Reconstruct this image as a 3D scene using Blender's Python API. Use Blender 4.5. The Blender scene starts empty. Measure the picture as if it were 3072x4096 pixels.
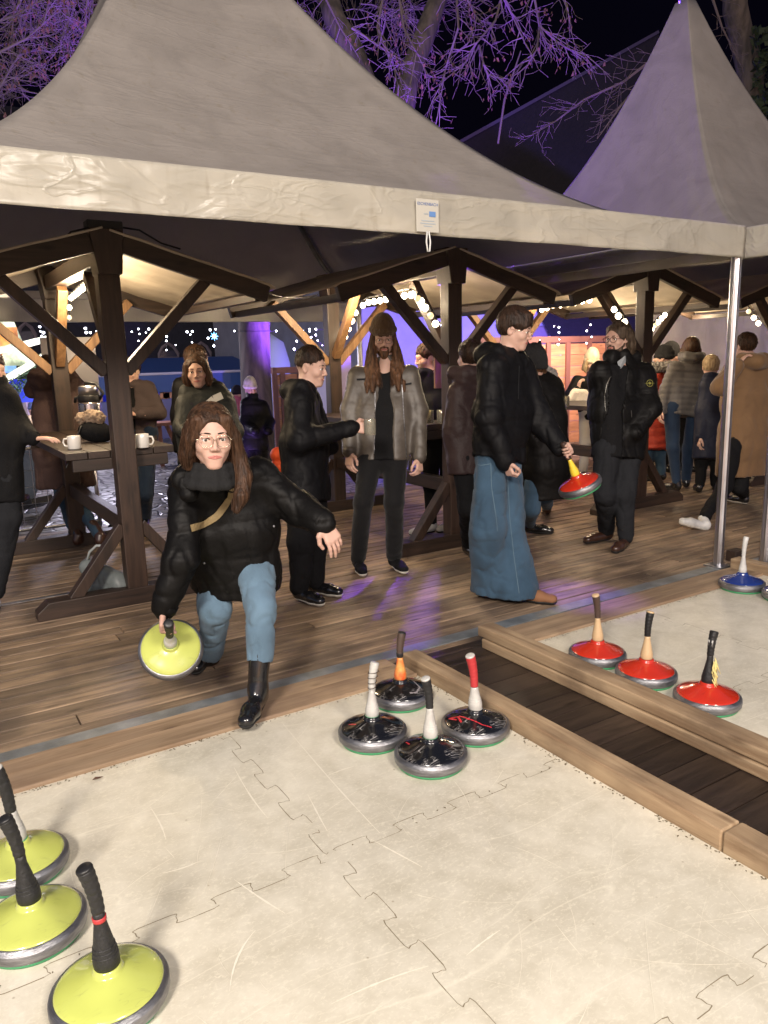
import bpy, math, random
import numpy as np
from mathutils import Vector, Matrix, noise
random.seed(7); rng = np.random.RandomState(7)
SC = bpy.context.scene; COL = SC.collection
# ---------------- camera, world, lights ----------------
H = 1.54; FP = 3066.0; PITCH, ROLL, YAW = 0.2, 0.0283, -0.5568
def _cam():
    F = np.array([0, math.cos(PITCH), -math.sin(PITCH)]); R = np.array([1, 0, 0.]); U = np.cross(R, F)
    R2 = math.cos(ROLL)*R - math.sin(ROLL)*U; U2 = math.sin(ROLL)*R + math.cos(ROLL)*U
    c, s = math.cos(YAW), math.sin(YAW); Z = np.array([[c, -s, 0], [s, c, 0], [0, 0, 1]])
    return Z@R2, Z@U2, Z@F
CR, CU, CF = _cam(); CO = np.array([0, 0, H])
cd = bpy.data.cameras.new('camera'); cam = bpy.data.objects.new('camera', cd); COL.objects.link(cam)
cam.matrix_world = Matrix(((CR[0], CU[0], -CF[0], 0), (CR[1], CU[1], -CF[1], 0), (CR[2], CU[2], -CF[2], H), (0, 0, 0, 1)))
cd.sensor_fit = 'VERTICAL'; cd.sensor_height = 36; cd.sensor_width = 27; cd.lens = FP/4096*36
cd.clip_start = .05; cd.clip_end = 400; SC.camera = cam
W = bpy.data.worlds.new('World'); SC.world = W; W.use_nodes = True
nt = W.node_tree; bg = nt.nodes['Background']; sk = nt.nodes.new('ShaderNodeTexSky'); sk.sky_type = 'NISHITA'
sk.sun_disc = False; sk.sun_elevation = math.radians(25); sk.sun_rotation = math.radians(200)
mx = nt.nodes.new('ShaderNodeMix'); mx.data_type = 'RGBA'; mx.blend_type = 'MULTIPLY'; mx.inputs[0].default_value = 1
mx.inputs[7].default_value = (.85, .7, .78, 1)
nt.links.new(sk.outputs[0], mx.inputs[6]); nt.links.new(mx.outputs[2], bg.inputs[0]); bg.inputs[1].default_value = 0.07
SC.view_settings.view_transform = 'Standard'; SC.view_settings.look = 'None'; SC.view_settings.exposure = 0.12; SC.view_settings.gamma = 1
sd = bpy.data.lights.new('moon_sun', 'SUN'); sd.energy = .06; sd.angle = math.radians(10); sd.color = (1, .9, .8)
so = bpy.data.objects.new('moon_sun', sd); COL.objects.link(so)
so.rotation_euler = Vector((.75, .5, -.55)).to_track_quat('-Z', 'Y').to_euler()
def lamp(name, kind, loc, energy, color, aim=None, size=.1, spot=60, blend=.5, parent=None):
    d = bpy.data.lights.new(name, kind); d.energy = energy; d.color = color
    if kind == 'SPOT': d.spot_size = math.radians(spot); d.spot_blend = blend; d.shadow_soft_size = size
    elif kind == 'POINT': d.shadow_soft_size = size
    elif kind == 'AREA': d.size = size
    o = bpy.data.objects.new(name, d); COL.objects.link(o); o.location = loc
    if aim is not None: o.rotation_euler = (Vector(aim)-Vector(loc)).to_track_quat('-Z', 'Y').to_euler()
    if parent: o.parent = parent; o.location = Vector(loc)-wloc(parent)
    return o
# ---------------- picking helpers: photo regions measured on the picture, turned into world points ----------------
RG = {0: (0, 0, .54004), 1: (0, 800, 1.508), 2: (900, 900, 1.508), 3: (1700, 1000, 1.209), 4: (0, 1700, 1.185), 5: (2000, 2100, 1.4749),
      6: (0, 3000, 1.508), 7: (1200, 2400, 1.3825), 8: (600, 2600, 1.185), 9: (560, 1580, 2.765), 10: (1850, 1180, 3.0164), 11: (2300, 1250, 3.318), 12: (900, 1250, 2.765), 13: (0, 1250, 2.458), 14: (2100, 1150, 1.7068)}
def ray(r, x, y):
    o = RG[r]; sx, sy = x/o[2]+o[0], y/o[2]+o[1]
    return CR*((sx-1536)/FP) - CU*((sy-2048)/FP) + CF
def G(r, x, y, z=0.): d = ray(r, x, y); return CO + d*((z-H)/d[2])
def J(r, x, y, dep): return CO + ray(r, x, y)*dep
def atY(r, x, y, Y): d = ray(r, x, y); return CO + d*(Y/d[1])
def atX(r, x, y, X): d = ray(r, x, y); return CO + d*(X/d[0])
def dep(p): return float((np.array(p)-CO)@CF)
FH = CF*[1, 1, 0]; FH /= np.linalg.norm(FH); RH = np.cross(FH, [0, 0, 1.]); UP = np.array([0, 0, 1.])
def face_dir(a): a = math.radians(a); return -FH*math.cos(a) + RH*math.sin(a)   # 0 = looks at the camera, 90 = looks to the right
def nrm(v): v = np.array(v, float); return v/max(1e-9, np.linalg.norm(v))
# ---------------- object helpers ----------------
def wloc(o):
    v = Vector((0, 0, 0))
    while o: v += o.location; o = o.parent
    return v
def tag(o, label=None, cat=None, group=None, kind=None):
    if label: o['label'] = label
    if cat: o['category'] = cat
    if group: o['group'] = group
    if kind: o['kind'] = kind
    return o
def empty(name, loc, label, cat, group=None, kind=None):
    o = bpy.data.objects.new(name, None); COL.objects.link(o); o.location = Vector([float(c) for c in loc]); o.empty_display_size = .1
    return tag(o, label, cat, group, kind)
def mesh_obj(name, V, Fc, mat, parent=None, smooth=False, bevel=0, midx=None, loc=None):
    V = np.asarray(V, float).reshape(-1, 3)
    off = np.array(wloc(parent)) if parent else (np.array(loc, float) if loc is not None else np.zeros(3))
    me = bpy.data.meshes.new(name); me.from_pydata((V-off).tolist(), [], [tuple(map(int, f)) for f in Fc] if not isinstance(Fc, np.ndarray) else Fc.tolist())
    for m in (mat if isinstance(mat, (list, tuple)) else [mat]): me.materials.append(m)
    if midx is not None: me.polygons.foreach_set('material_index', midx)
    if smooth: me.polygons.foreach_set('use_smooth', [True]*len(me.polygons))
    o = bpy.data.objects.new(name, me); COL.objects.link(o)
    if parent: o.parent = parent
    elif loc is not None: o.location = loc
    if bevel:
        b = o.modifiers.new('b', 'BEVEL'); b.width = bevel; b.segments = 2; b.limit_method = 'ANGLE'
    me.validate(); me.update()
    return o
class MB:
    def __init__(s): s.v = []; s.f = []; s.m = []; s.mi = 0
    def add(s, V, Fc):
        n = len(s.v); s.v += [tuple(map(float, p)) for p in V]; s.f += [tuple(i+n for i in f) for f in Fc]; s.m += [s.mi]*len(Fc); return s
    def box(s, lo, hi):
        x0, y0, z0 = lo; x1, y1, z1 = hi
        return s.add([(x0, y0, z0), (x1, y0, z0), (x1, y1, z0), (x0, y1, z0), (x0, y0, z1), (x1, y0, z1), (x1, y1, z1), (x0, y1, z1)],
                     [(0, 3, 2, 1), (4, 5, 6, 7), (0, 1, 5, 4), (1, 2, 6, 5), (2, 3, 7, 6), (3, 0, 4, 7)])
    def beam(s, a, b, w, h, up=(0, 0, 1), w2=None, h2=None):
        a = np.array(a, float); b = np.array(b, float); d = nrm(b-a); sd_ = np.cross(d, up)
        if np.linalg.norm(sd_) < 1e-3: sd_ = np.cross(d, (1, 0, 0))
        sd_ = nrm(sd_); u = np.cross(sd_, d); w2 = w2 or w; h2 = h2 or h; V = []
        for p, ww, hh in ((a, w, h), (b, w2, h2)):
            for i, j in ((-1, -1), (1, -1), (1, 1), (-1, 1)): V.append(p+sd_*i*ww/2+u*j*hh/2)
        return s.add(V, [(0, 1, 2, 3), (7, 6, 5, 4), (0, 4, 5, 1), (1, 5, 6, 2), (2, 6, 7, 3), (3, 7, 4, 0)])
    def tube(s, P, r, n=8, cap=True):
        P = [np.array(p, float) for p in P]; k = len(P); r = r if hasattr(r, '__len__') else [r]*k; V = []; Fc = []
        t0 = nrm(P[1]-P[0]); a = np.cross(t0, (0, 0, 1) if abs(t0[2]) < .9 else (1, 0, 0)); a = nrm(a)
        for i in range(k):
            t = nrm(P[min(i+1, k-1)]-P[max(i-1, 0)]); a = nrm(a - t*(a@t)); b = np.cross(t, a)
            for j in range(n):
                g = 2*math.pi*j/n; V.append(P[i]+(a*math.cos(g)+b*math.sin(g))*r[i])
        for i in range(k-1):
            for j in range(n): Fc.append((i*n+j, i*n+(j+1) % n, (i+1)*n+(j+1) % n, (i+1)*n+j))
        if cap: Fc += [tuple(range(n))[::-1], tuple(range((k-1)*n, k*n))]
        return s.add(V, Fc)
    def lathe(s, c, prof, n=48, axis=(0, 0, 1)):
        ax = nrm(axis); a = np.cross(ax, (1, 0, 0) if abs(ax[0]) < .9 else (0, 1, 0)); a = nrm(a); b = np.cross(ax, a); c = np.array(c, float); V = []; Fc = []
        for (r, z) in prof:
            for j in range(n):
                g = 2*math.pi*j/n; V.append(c+ax*z+(a*math.cos(g)+b*math.sin(g))*max(r, 1e-4))
        for i in range(len(prof)-1):
            for j in range(n): Fc.append((i*n+j, i*n+(j+1) % n, (i+1)*n+(j+1) % n, (i+1)*n+j))
        Fc += [tuple(range(n))[::-1], tuple(range((len(prof)-1)*n, len(prof)*n))]
        return s.add(V, Fc)
    def sphere(s, c, r, n=10):
        r = np.array([r]*3 if not hasattr(r, '__len__') else r, float); c = np.array(c, float); V = [c+r*[0, 0, -1]]; Fc = []; m = n//2
        for i in range(1, m):
            p = -math.pi/2+math.pi*i/m
            for j in range(n): g = 2*math.pi*j/n; V.append(c+r*[math.cos(p)*math.cos(g), math.cos(p)*math.sin(g), math.sin(p)])
        V.append(c+r*[0, 0, 1]); e = len(V)-1
        for j in range(n): Fc.append((0, 1+(j+1) % n, 1+j)); Fc.append((e, e-n+j, e-n+(j+1) % n))
        for i in range(m-2):
            for j in range(n): a = 1+i*n; Fc.append((a+j, a+(j+1) % n, a+n+(j+1) % n, a+n+j))
        return s.add(V, Fc)
    def build(s, name, mat, parent=None, smooth=False, bevel=0, loc=None):
        return mesh_obj(name, s.v, s.f, mat, parent, smooth, bevel, s.m if isinstance(mat, (list, tuple)) else None, loc)
# ---------------- materials ----------------
def M(name, col, rough=.6, metal=0, spec=.5, bump=0, bscale=40, var=0, vscale=6, col2=None, stretch=(1, 1, 1), emit=None, estr=0, sheen=0, coat=0, trans=0, sss=0, island=0, detail=4, rvar=0, aniso=None):
    m = bpy.data.materials.new(name); m.use_nodes = True; t = m.node_tree; b = t.nodes['Principled BSDF']; L = t.links.new; N = t.nodes.new
    b.inputs['Base Color'].default_value = (*col, 1); b.inputs['Roughness'].default_value = rough; b.inputs['Metallic'].default_value = metal
    b.inputs['Specular IOR Level'].default_value = spec; b.inputs['Sheen Weight'].default_value = sheen; b.inputs['Coat Weight'].default_value = coat
    b.inputs['Coat Roughness'].default_value = .08; b.inputs['Transmission Weight'].default_value = trans
    if sss: b.inputs['Subsurface Weight'].default_value = sss; b.inputs['Subsurface Radius'].default_value = (.01, .004, .002); b.inputs['Subsurface Scale'].default_value = 1
    if emit: b.inputs['Emission Color'].default_value = (*emit, 1); b.inputs['Emission Strength'].default_value = estr
    if bump or var or col2 or rvar:
        tc = N('ShaderNodeTexCoord'); mp = N('ShaderNodeMapping'); L(tc.outputs['Object'], mp.inputs[0]); mp.inputs['Scale'].default_value = stretch
    if bump:
        n = N('ShaderNodeTexNoise'); n.inputs['Scale'].default_value = bscale; n.inputs['Detail'].default_value = detail; L(mp.outputs[0], n.inputs[0])
        bp = N('ShaderNodeBump'); bp.inputs['Strength'].default_value = bump; bp.inputs['Distance'].default_value = .01; L(n.outputs[0], bp.inputs['Height']); L(bp.outputs[0], b.inputs['Normal'])
    if var or col2 or island:
        c2 = col2 or tuple(c*(1-var) for c in col); mi = N('ShaderNodeMix'); mi.data_type = 'RGBA'; mi.inputs[6].default_value = (*col, 1); mi.inputs[7].default_value = (*c2, 1)
        n2 = N('ShaderNodeTexNoise'); n2.inputs['Scale'].default_value = vscale; n2.inputs['Detail'].default_value = 5; L(mp.outputs[0], n2.inputs[0])
        cr = N('ShaderNodeMapRange'); cr.inputs[1].default_value = .35; cr.inputs[2].default_value = .65; L(n2.outputs[0], cr.inputs[0]); L(cr.outputs[0], mi.inputs[0])
        out = mi.outputs[2]
        if island:
            g = N('ShaderNodeNewGeometry'); hs = N('ShaderNodeHueSaturation'); mr = N('ShaderNodeMapRange'); mr.inputs[3].default_value = 1-island; mr.inputs[4].default_value = 1+island
            L(g.outputs['Random Per Island'], mr.inputs[0]); L(mr.outputs[0], hs.inputs['Value']); L(out, hs.inputs['Color']); out = hs.outputs[0]
        L(out, b.inputs['Base Color'])
        if emit and col2: L(out, b.inputs['Emission Color'])
        if rvar:
            r2 = N('ShaderNodeMapRange'); r2.inputs[1].default_value = .35; r2.inputs[2].default_value = .65; r2.inputs[3].default_value = rough-rvar; r2.inputs[4].default_value = rough+rvar; L(n2.outputs[0], r2.inputs[0]); L(r2.outputs[0], b.inputs['Roughness'])
    return m
def wood(name, col, dark, axis='x', rough=.6, island=.0, bump=.4, knots=True, scale=1., stain=None):
    m = bpy.data.materials.new(name); m.use_nodes = True; t = m.node_tree; b = t.nodes['Principled BSDF']; L = t.links.new; N = t.nodes.new
    tc = N('ShaderNodeTexCoord'); mp = N('ShaderNodeMapping'); L(tc.outputs['Object'], mp.inputs[0])
    s = {'x': (1.2, 14, 14), 'y': (14, 1.2, 14), 'z': (14, 14, 1.2)}[axis]; mp.inputs['Scale'].default_value = tuple(k*scale for k in s)
    g = N('ShaderNodeNewGeometry'); ad = N('ShaderNodeVectorMath'); ad.operation = 'ADD'; L(mp.outputs[0], ad.inputs[0])
    ml = N('ShaderNodeMath'); ml.operation = 'MULTIPLY'; ml.inputs[1].default_value = 37; L(g.outputs['Random Per Island'], ml.inputs[0]); cb = N('ShaderNodeCombineXYZ')
    for i in range(3): L(ml.outputs[0], cb.inputs[i])
    L(cb.outputs[0], ad.inputs[1])
    n = N('ShaderNodeTexNoise'); n.inputs['Scale'].default_value = 1.6; n.inputs['Detail'].default_value = 8; n.inputs['Roughness'].default_value = .65; n.inputs['Distortion'].default_value = .6; L(ad.outputs[0], n.inputs[0])
    n2 = N('ShaderNodeTexNoise'); n2.inputs['Scale'].default_value = .45; n2.inputs['Detail'].default_value = 3; L(ad.outputs[0], n2.inputs[0])
    cr = N('ShaderNodeValToRGB'); e = cr.color_ramp.elements; e[0].position = .34; e[0].color = (*dark, 1); e[1].position = .62; e[1].color = (*col, 1); L(n.outputs[0], cr.inputs[0])
    out = cr.outputs[0]
    mr0 = N('ShaderNodeMapRange'); mr0.inputs[1].default_value = .3; mr0.inputs[2].default_value = .7; mr0.inputs[3].default_value = .72; mr0.inputs[4].default_value = 1.2; L(n2.outputs[0], mr0.inputs[0])
    hs = N('ShaderNodeHueSaturation'); L(out, hs.inputs['Color'])
    if island:
        mr = N('ShaderNodeMapRange'); mr.inputs[3].default_value = 1-island; mr.inputs[4].default_value = 1+island; L(g.outputs['Random Per Island'], mr.inputs[0])
        mu = N('ShaderNodeMath'); mu.operation = 'MULTIPLY'; L(mr.outputs[0], mu.inputs[0]); L(mr0.outputs[0], mu.inputs[1]); L(mu.outputs[0], hs.inputs['Value'])
    else: L(mr0.outputs[0], hs.inputs['Value'])
    out = hs.outputs[0]
    if knots:
        mk = N('ShaderNodeMapping'); L(tc.outputs['Object'], mk.inputs[0]); ks = {'x': (3., 9, 9), 'y': (9, 3., 9), 'z': (9, 9, 3.)}[axis]; mk.inputs['Scale'].default_value = ks
        v = N('ShaderNodeTexVoronoi'); v.inputs['Scale'].default_value = 1.; L(mk.outputs[0], v.inputs[0])
        kr = N('ShaderNodeMapRange'); kr.inputs[1].default_value = .05; kr.inputs[2].default_value = .17; kr.inputs[3].default_value = .75; kr.inputs[4].default_value = 0; L(v.outputs[0], kr.inputs[0])
        mi = N('ShaderNodeMix'); mi.data_type = 'RGBA'; L(kr.outputs[0], mi.inputs[0]); L(out, mi.inputs[6]); mi.inputs[7].default_value = (dark[0]*.4, dark[1]*.35, dark[2]*.3, 1); out = mi.outputs[2]
    if stain:
        ns = N('ShaderNodeTexNoise'); ns.inputs['Scale'].default_value = 2.2; ns.inputs['Detail'].default_value = 6; L(tc.outputs['Object'], ns.inputs[0])
        sr = N('ShaderNodeMapRange'); sr.inputs[1].default_value = .48; sr.inputs[2].default_value = .66; sr.inputs[4].default_value = .75; L(ns.outputs[0], sr.inputs[0])
        mi2 = N('ShaderNodeMix'); mi2.data_type = 'RGBA'; L(sr.outputs[0], mi2.inputs[0]); L(out, mi2.inputs[6]); mi2.inputs[7].default_value = (*stain, 1); out = mi2.outputs[2]
    L(out, b.inputs['Base Color']); b.inputs['Roughness'].default_value = rough
    bp = N('ShaderNodeBump'); bp.inputs['Strength'].default_value = bump; bp.inputs['Distance'].default_value = .004; L(n.outputs[0], bp.inputs['Height']); L(bp.outputs[0], b.inputs['Normal'])
    return m
DECK = wood('deck_wood', (.29, .205, .135), (.085, .056, .036), 'x', .58, .32, .5, stain=(.055, .04, .032))
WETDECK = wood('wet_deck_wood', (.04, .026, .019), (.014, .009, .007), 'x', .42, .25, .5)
KERBX = wood('kerb_wood_x', (.39, .275, .175), (.24, .155, .09), 'x', .68, .12, .5, stain=(.19, .125, .085))
KERBY = wood('kerb_wood_y', (.43, .31, .19), (.25, .16, .09), 'y', .68, .12, .6, stain=(.12, .078, .048))
DWX = wood('dark_wood_x', (.036, .02, .013), (.014, .008, .005), 'x', .55); DWY = wood('dark_wood_y', (.036, .02, .013), (.014, .008, .005), 'y', .55)
DWZ = wood('dark_wood_z', (.042, .023, .015), (.016, .009, .006), 'z', .5)
TANLITW = wood('tan_lit_wood', (.25, .14, .065), (.13, .065, .03), 'z', .55, knots=False)  # tan board colour; on the rear braces it stands in for bulb light
PANELW = wood('panel_wood', (.55, .3, .17), (.4, .2, .11), 'x', .6, .12)
STEEL = M('brushed_steel', (.38, .38, .4), .5, 1, bump=.25, bscale=60, stretch=(1, 1, 6), var=.45, vscale=14)
ALU = M('aluminium', (.62, .62, .66), .32, 1, bump=.05, bscale=30, var=.2, vscale=5)
GREYMET = M('grey_metal_strip', (.2, .22, .235), .45, .2, bump=.3, bscale=30, var=.4, vscale=9)
BLACK = M('black_plastic', (.012, .012, .013), .45); TAPE = M('black_grip_tape', (.014, .014, .015), .55, bump=.5, bscale=60)
WHITEP = M('white_plastic', (.6, .6, .58), .4, var=.25, vscale=20); GREEN = M('green_sole', (.05, .3, .13), .4)
SKIN = M('skin', (.5, .315, .25), .5, sss=.12, bump=.08, bscale=300, spec=.35)
GLASSM = M('lens_metal', (.75, .65, .5), .25, 1); BLKFR = M('black_frame', (.02, .02, .02), .25)
CERAM = M('mug_ceramic', (.68, .65, .6), .2, coat=.5, var=.06, vscale=8)
CANVAS = M('beige_canvas', (.42, .35, .27), .8, bump=.35, bscale=7, var=.3, vscale=3)
WARM = (1, .78, .5)
BULB = M('lit_bulb', (1, .9, .7), .3, emit=(1, .8, .52), estr=22); BULB_FAINT = M('faint_bulb_glass', (.5, .45, .4), .1, emit=(1, .75, .4), estr=1.0)  # second bulb material keeps a faint glow of its own
FAIRY = M('fairy_light', (1, 1, 1), .3, emit=(.85, .88, 1), estr=16)
WIRE = M('black_cable', (.01, .01, .012), .5)
def unseen_flood_mast(x, y, aim, e, label):  # unseen lamps inferred from the light; masts and second lamp added to shape it
    fl = empty('floodlight', (x, y, 0), label, 'floodlight'); mb = MB(); mb.tube([(x, y, 0), (x, y, 4.5)], .04, 12); mb.build('mast', ALU, fl, True)
    d = nrm(np.array(aim)-np.array((x, y, 4.65))); a = np.array((x, y, 4.65)); mb = MB(); mb.beam(a-d*.1, a+d*.02, .7, .45); mb.build('housing', BLACK, fl, bevel=.01)
    lamp('flood_lamp', 'SPOT', a+d*.12, e, (1, .9, .79), aim, .7, 105, .6, parent=fl)
unseen_flood_mast(-3.3, -2.3, (1.6, 3.0, .8), 2650, 'tall unseen floodlight mast behind the camera, near left of the lanes')
unseen_flood_mast(.8, -3.6, (2.6, 3.5, .8), 1450, 'tall unseen floodlight mast added near right of the lanes to soften shadows')
# ---------------- ground ----------------
mb = MB(); y = -1.2; k = 0
while y < 7.66:
    for sgn in (0,):
        x = -6 - (k*1.37 % 3)
        while x < 14:
            L_ = 3.2 + (k*.71 % 1.2); x1 = min(x+L_, 14.5); dz = rng.uniform(-.0015, .0015)
            if y > 3.1: mb.box((x, y+.0055, -.045+dz), (x1-.006, y+.1145, 0+dz))
            x = x1
    y += .12; k += 1
tag(mb.build('wooden_deck', DECK, bevel=.003), kind='structure')
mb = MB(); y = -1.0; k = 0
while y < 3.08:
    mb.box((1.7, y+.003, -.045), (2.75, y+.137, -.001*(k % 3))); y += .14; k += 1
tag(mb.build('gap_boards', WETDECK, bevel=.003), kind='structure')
mb = MB(); mb.box((-8, -3, -.3), (16, 7.68, -.06)); tag(mb.build('deck_base', DWX), kind='structure')
# cobbled square
def cobbles():
    m = bpy.data.materials.new('cobbles'); m.use_nodes = True; t = m.node_tree; b = t.nodes['Principled BSDF']; L = t.links.new; N = t.nodes.new
    tc = N('ShaderNodeTexCoord'); v = N('ShaderNodeTexVoronoi'); v.feature = 'DISTANCE_TO_EDGE'; v.inputs['Scale'].default_value = 6; L(tc.outputs['Object'], v.inputs[0])
    v2 = N('ShaderNodeTexVoronoi'); v2.inputs['Scale'].default_value = 6; L(tc.outputs['Object'], v2.inputs[0])
    mr = N('ShaderNodeMapRange'); mr.inputs[1].default_value = .0; mr.inputs[2].default_value = .12; L(v.outputs[0], mr.inputs[0])
    mi = N('ShaderNodeMix'); mi.data_type = 'RGBA'; L(mr.outputs[0], mi.inputs[0]); mi.inputs[6].default_value = (.03, .028, .026, 1); mi.inputs[7].default_value = (.2, .19, .18, 1)
    hs = N('ShaderNodeHueSaturation'); L(mi.outputs[2], hs.inputs['Color']); sp = N('ShaderNodeSeparateColor'); L(v2.outputs['Color'], sp.inputs[0])
    m2 = N('ShaderNodeMapRange'); m2.inputs[3].default_value = .6; m2.inputs[4].default_value = 1.3; L(sp.outputs[0], m2.inputs[0]); L(m2.outputs[0], hs.inputs['Value']); L(hs.outputs[0], b.inputs['Base Color'])
    b.inputs['Roughness'].default_value = .35; bp = N('ShaderNodeBump'); bp.inputs['Distance'].default_value = .02; bp.inputs['Strength'].default_value = .8; L(mr.outputs[0], bp.inputs['Height']); L(bp.outputs[0], b.inputs['Normal']); return m
tag(mesh_obj('cobbled_ground', [(-150, 7.69, -.12), (200, 7.69, -.12), (200, 200, -.12), (-150, 200, -.12)], [(0, 1, 2, 3)], cobbles()), kind='structure')
# synthetic ice
def icemat():
    m = bpy.data.materials.new('synthetic_ice'); m.use_nodes = True; t = m.node_tree; b = t.nodes['Principled BSDF']; L = t.links.new; N = t.nodes.new
    tc = N('ShaderNodeTexCoord')
    n = N('ShaderNodeTexNoise'); n.inputs['Scale'].default_value = 7; n.inputs['Detail'].default_value = 10; n.inputs['Roughness'].default_value = .7; n.inputs['Distortion'].default_value = .25; L(tc.outputs['Object'], n.inputs[0])
    cr = N('ShaderNodeValToRGB'); e = cr.color_ramp.elements; e[0].position = .33; e[0].color = (.52, .48, .385, 1); e[1].position = .66; e[1].color = (.67, .63, .53, 1); L(n.outputs[0], cr.inputs[0]); out = cr.outputs[0]
    nb = N('ShaderNodeTexNoise'); nb.inputs['Scale'].default_value = .9; nb.inputs['Detail'].default_value = 3; L(tc.outputs['Object'], nb.inputs[0])
    mb_ = N('ShaderNodeMapRange'); mb_.inputs[1].default_value = .35; mb_.inputs[2].default_value = .65; mb_.inputs[3].default_value = .86; mb_.inputs[4].default_value = 1.1; L(nb.outputs[0], mb_.inputs[0])
    hs = N('ShaderNodeHueSaturation'); L(out, hs.inputs['Color']); L(mb_.outputs[0], hs.inputs['Value']); out = hs.outputs[0]
    height = n.outputs[0]
    # flecks and scratches of several directions
    for i, (ang, st, sc, w, a) in enumerate(((35, 16, 1.0, .004, .4), (-20, 20, 1.6, .004, .35), (70, 14, 1.3, .004, .35), (5, 4, 9., .03, .35), (-55, 4, 12., .03, .35), (40, 3, 14., .03, .3))):
        mp = N('ShaderNodeMapping'); mp.inputs['Rotation'].default_value = (0, 0, math.radians(ang)); mp.inputs['Scale'].default_value = (sc*2.2/st*2.2, sc*2.2, 1); mp.inputs['Location'].default_value = (i*3.7, i*1.9, 0); L(tc.outputs['Object'], mp.inputs[0])
        q = N('ShaderNodeTexNoise'); q.inputs['Scale'].default_value = 1.5; q.inputs['Detail'].default_value = 2 if sc < 3 else 4; L(mp.outputs[0], q.inputs[0])
        s1 = N('ShaderNodeMath'); s1.operation = 'SUBTRACT'; s1.inputs[1].default_value = .5; L(q.outputs[0], s1.inputs[0]); ab = N('ShaderNodeMath'); ab.operation = 'ABSOLUTE'; L(s1.outputs[0], ab.inputs[0])
        mr = N('ShaderNodeMapRange'); mr.inputs[1].default_value = 0; mr.inputs[2].default_value = w; mr.inputs[3].default_value = a; mr.inputs[4].default_value = 0; L(ab.outputs[0], mr.inputs[0])
        gt = N('ShaderNodeTexNoise'); gt.inputs['Scale'].default_value = 3.1; gt.inputs['Detail'].default_value = 1; L(mp.outputs[0], gt.inputs[0])
        gr = N('ShaderNodeMapRange'); gr.inputs[1].default_value = .5; gr.inputs[2].default_value = .6; L(gt.outputs[0], gr.inputs[0]); mu = N('ShaderNodeMath'); mu.operation = 'MULTIPLY'; L(mr.outputs[0], mu.inputs[0]); L(gr.outputs[0], mu.inputs[1])
        mi = N('ShaderNodeMix'); mi.data_type = 'RGBA'; L(mu.outputs[0], mi.inputs[0]); L(out, mi.inputs[6]); mi.inputs[7].default_value = (.78, .74, .62, 1); out = mi.outputs[2]
    # dark specks
    v = N('ShaderNodeTexVoronoi'); v.inputs['Scale'].default_value = 9; L(tc.outputs['Object'], v.inputs[0]); kr = N('ShaderNodeMapRange'); kr.inputs[1].default_value = .02; kr.inputs[2].default_value = .045; kr.inputs[3].default_value = .6; kr.inputs[4].default_value = 0; L(v.outputs[0], kr.inputs[0])
    mi = N('ShaderNodeMix'); mi.data_type = 'RGBA'; L(kr.outputs[0], mi.inputs[0]); L(out, mi.inputs[6]); mi.inputs[7].default_value = (.25, .2, .13, 1); out = mi.outputs[2]
    L(out, b.inputs['Base Color']); b.inputs['Roughness'].default_value = .42; b.inputs['Specular IOR Level'].default_value = .45
    bp = N('ShaderNodeBump'); bp.inputs['Strength'].default_value = .25; bp.inputs['Distance'].default_value = .004; L(height, bp.inputs['Height']); L(bp.outputs[0], b.inputs['Normal']); return m
ICE = icemat(); SEAM = M('seam_dirt', (.22, .18, .12), .9); DIRT = M('edge_dirt', (.13, .1, .055), .95, bump=.5, bscale=120)
mb = MB(); mb.box((-4, -1.5, -.002), (1.962, 2.9, .02)); tag(mb.build('ice_lane', ICE), kind='structure')
mb = MB(); mb.box((2.57, -1.5, -.002), (4.82, 2.9, .02)); tag(mb.build('ice_lane', ICE), kind='structure')
def seam(mb, p0, p1, z=.0212, per=.112, amp=.021, w=.0018, skip=0.05, dn=1):
    p0 = np.array(p0, float); p1 = np.array(p1, float); L_ = np.linalg.norm(p1-p0); d = (p1-p0)/L_; n = np.array([-d[1], d[0]]); pts = []; k = 0; t = 0
    while t < L_:
        s_ = 1 if k % 2 == 0 else -1; j = rng.uniform(-.003, .003)
        for a, b in ((0.0, .35), (.0, .8), (.09, 1), (.5, 1.02), (.91, 1), (1.0, .8), (1.0, .35)):
            tt = t+a*per + (-.006 if a == 0 and b > .5 else .006 if a == 1 and b > .5 else 0)
            if tt <= L_: pts.append(p0+d*tt+n*amp*s_*b*(1)+n*j)
        t += per; k += 1
    for i in range(len(pts)-1):
        a, b = pts[i], pts[i+1]
        if rng.rand() < skip: continue
        e = nrm(b-a) if np.linalg.norm(b-a) > 1e-6 else None
        if e is None: continue
        m_ = np.array([-e[1], e[0]])*w*rng.uniform(.35, .9)
        mb.add([(*(a+m_), z), (*(a-m_), z), (*(b-m_), z), (*(b+m_), z)], [(0, 1, 2, 3)])
mb = MB()
for X in (-2.03, -1.03, -.03, .965): 
    seam(mb, (X, -1), (X, 1.88)); seam(mb, (X, 1.93), (X, 2.86))
for Y in (-.07, .93, 1.915):
    seam(mb, (-3, Y), (.95, Y)); seam(mb, (.985, Y), (1.95, Y), dn=1)
for X in (3.57,): seam(mb, (X, -1), (X, 2.86))
for Y in (.93, 1.915): seam(mb, (2.6, Y), (4.8, Y))
tag(mb.build('ice_seams', SEAM), kind='structure')
mb = MB()   # long white skate scratches, real shallow curved marks
SCR = M('scratch', (.74, .7, .6), .6)
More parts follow.
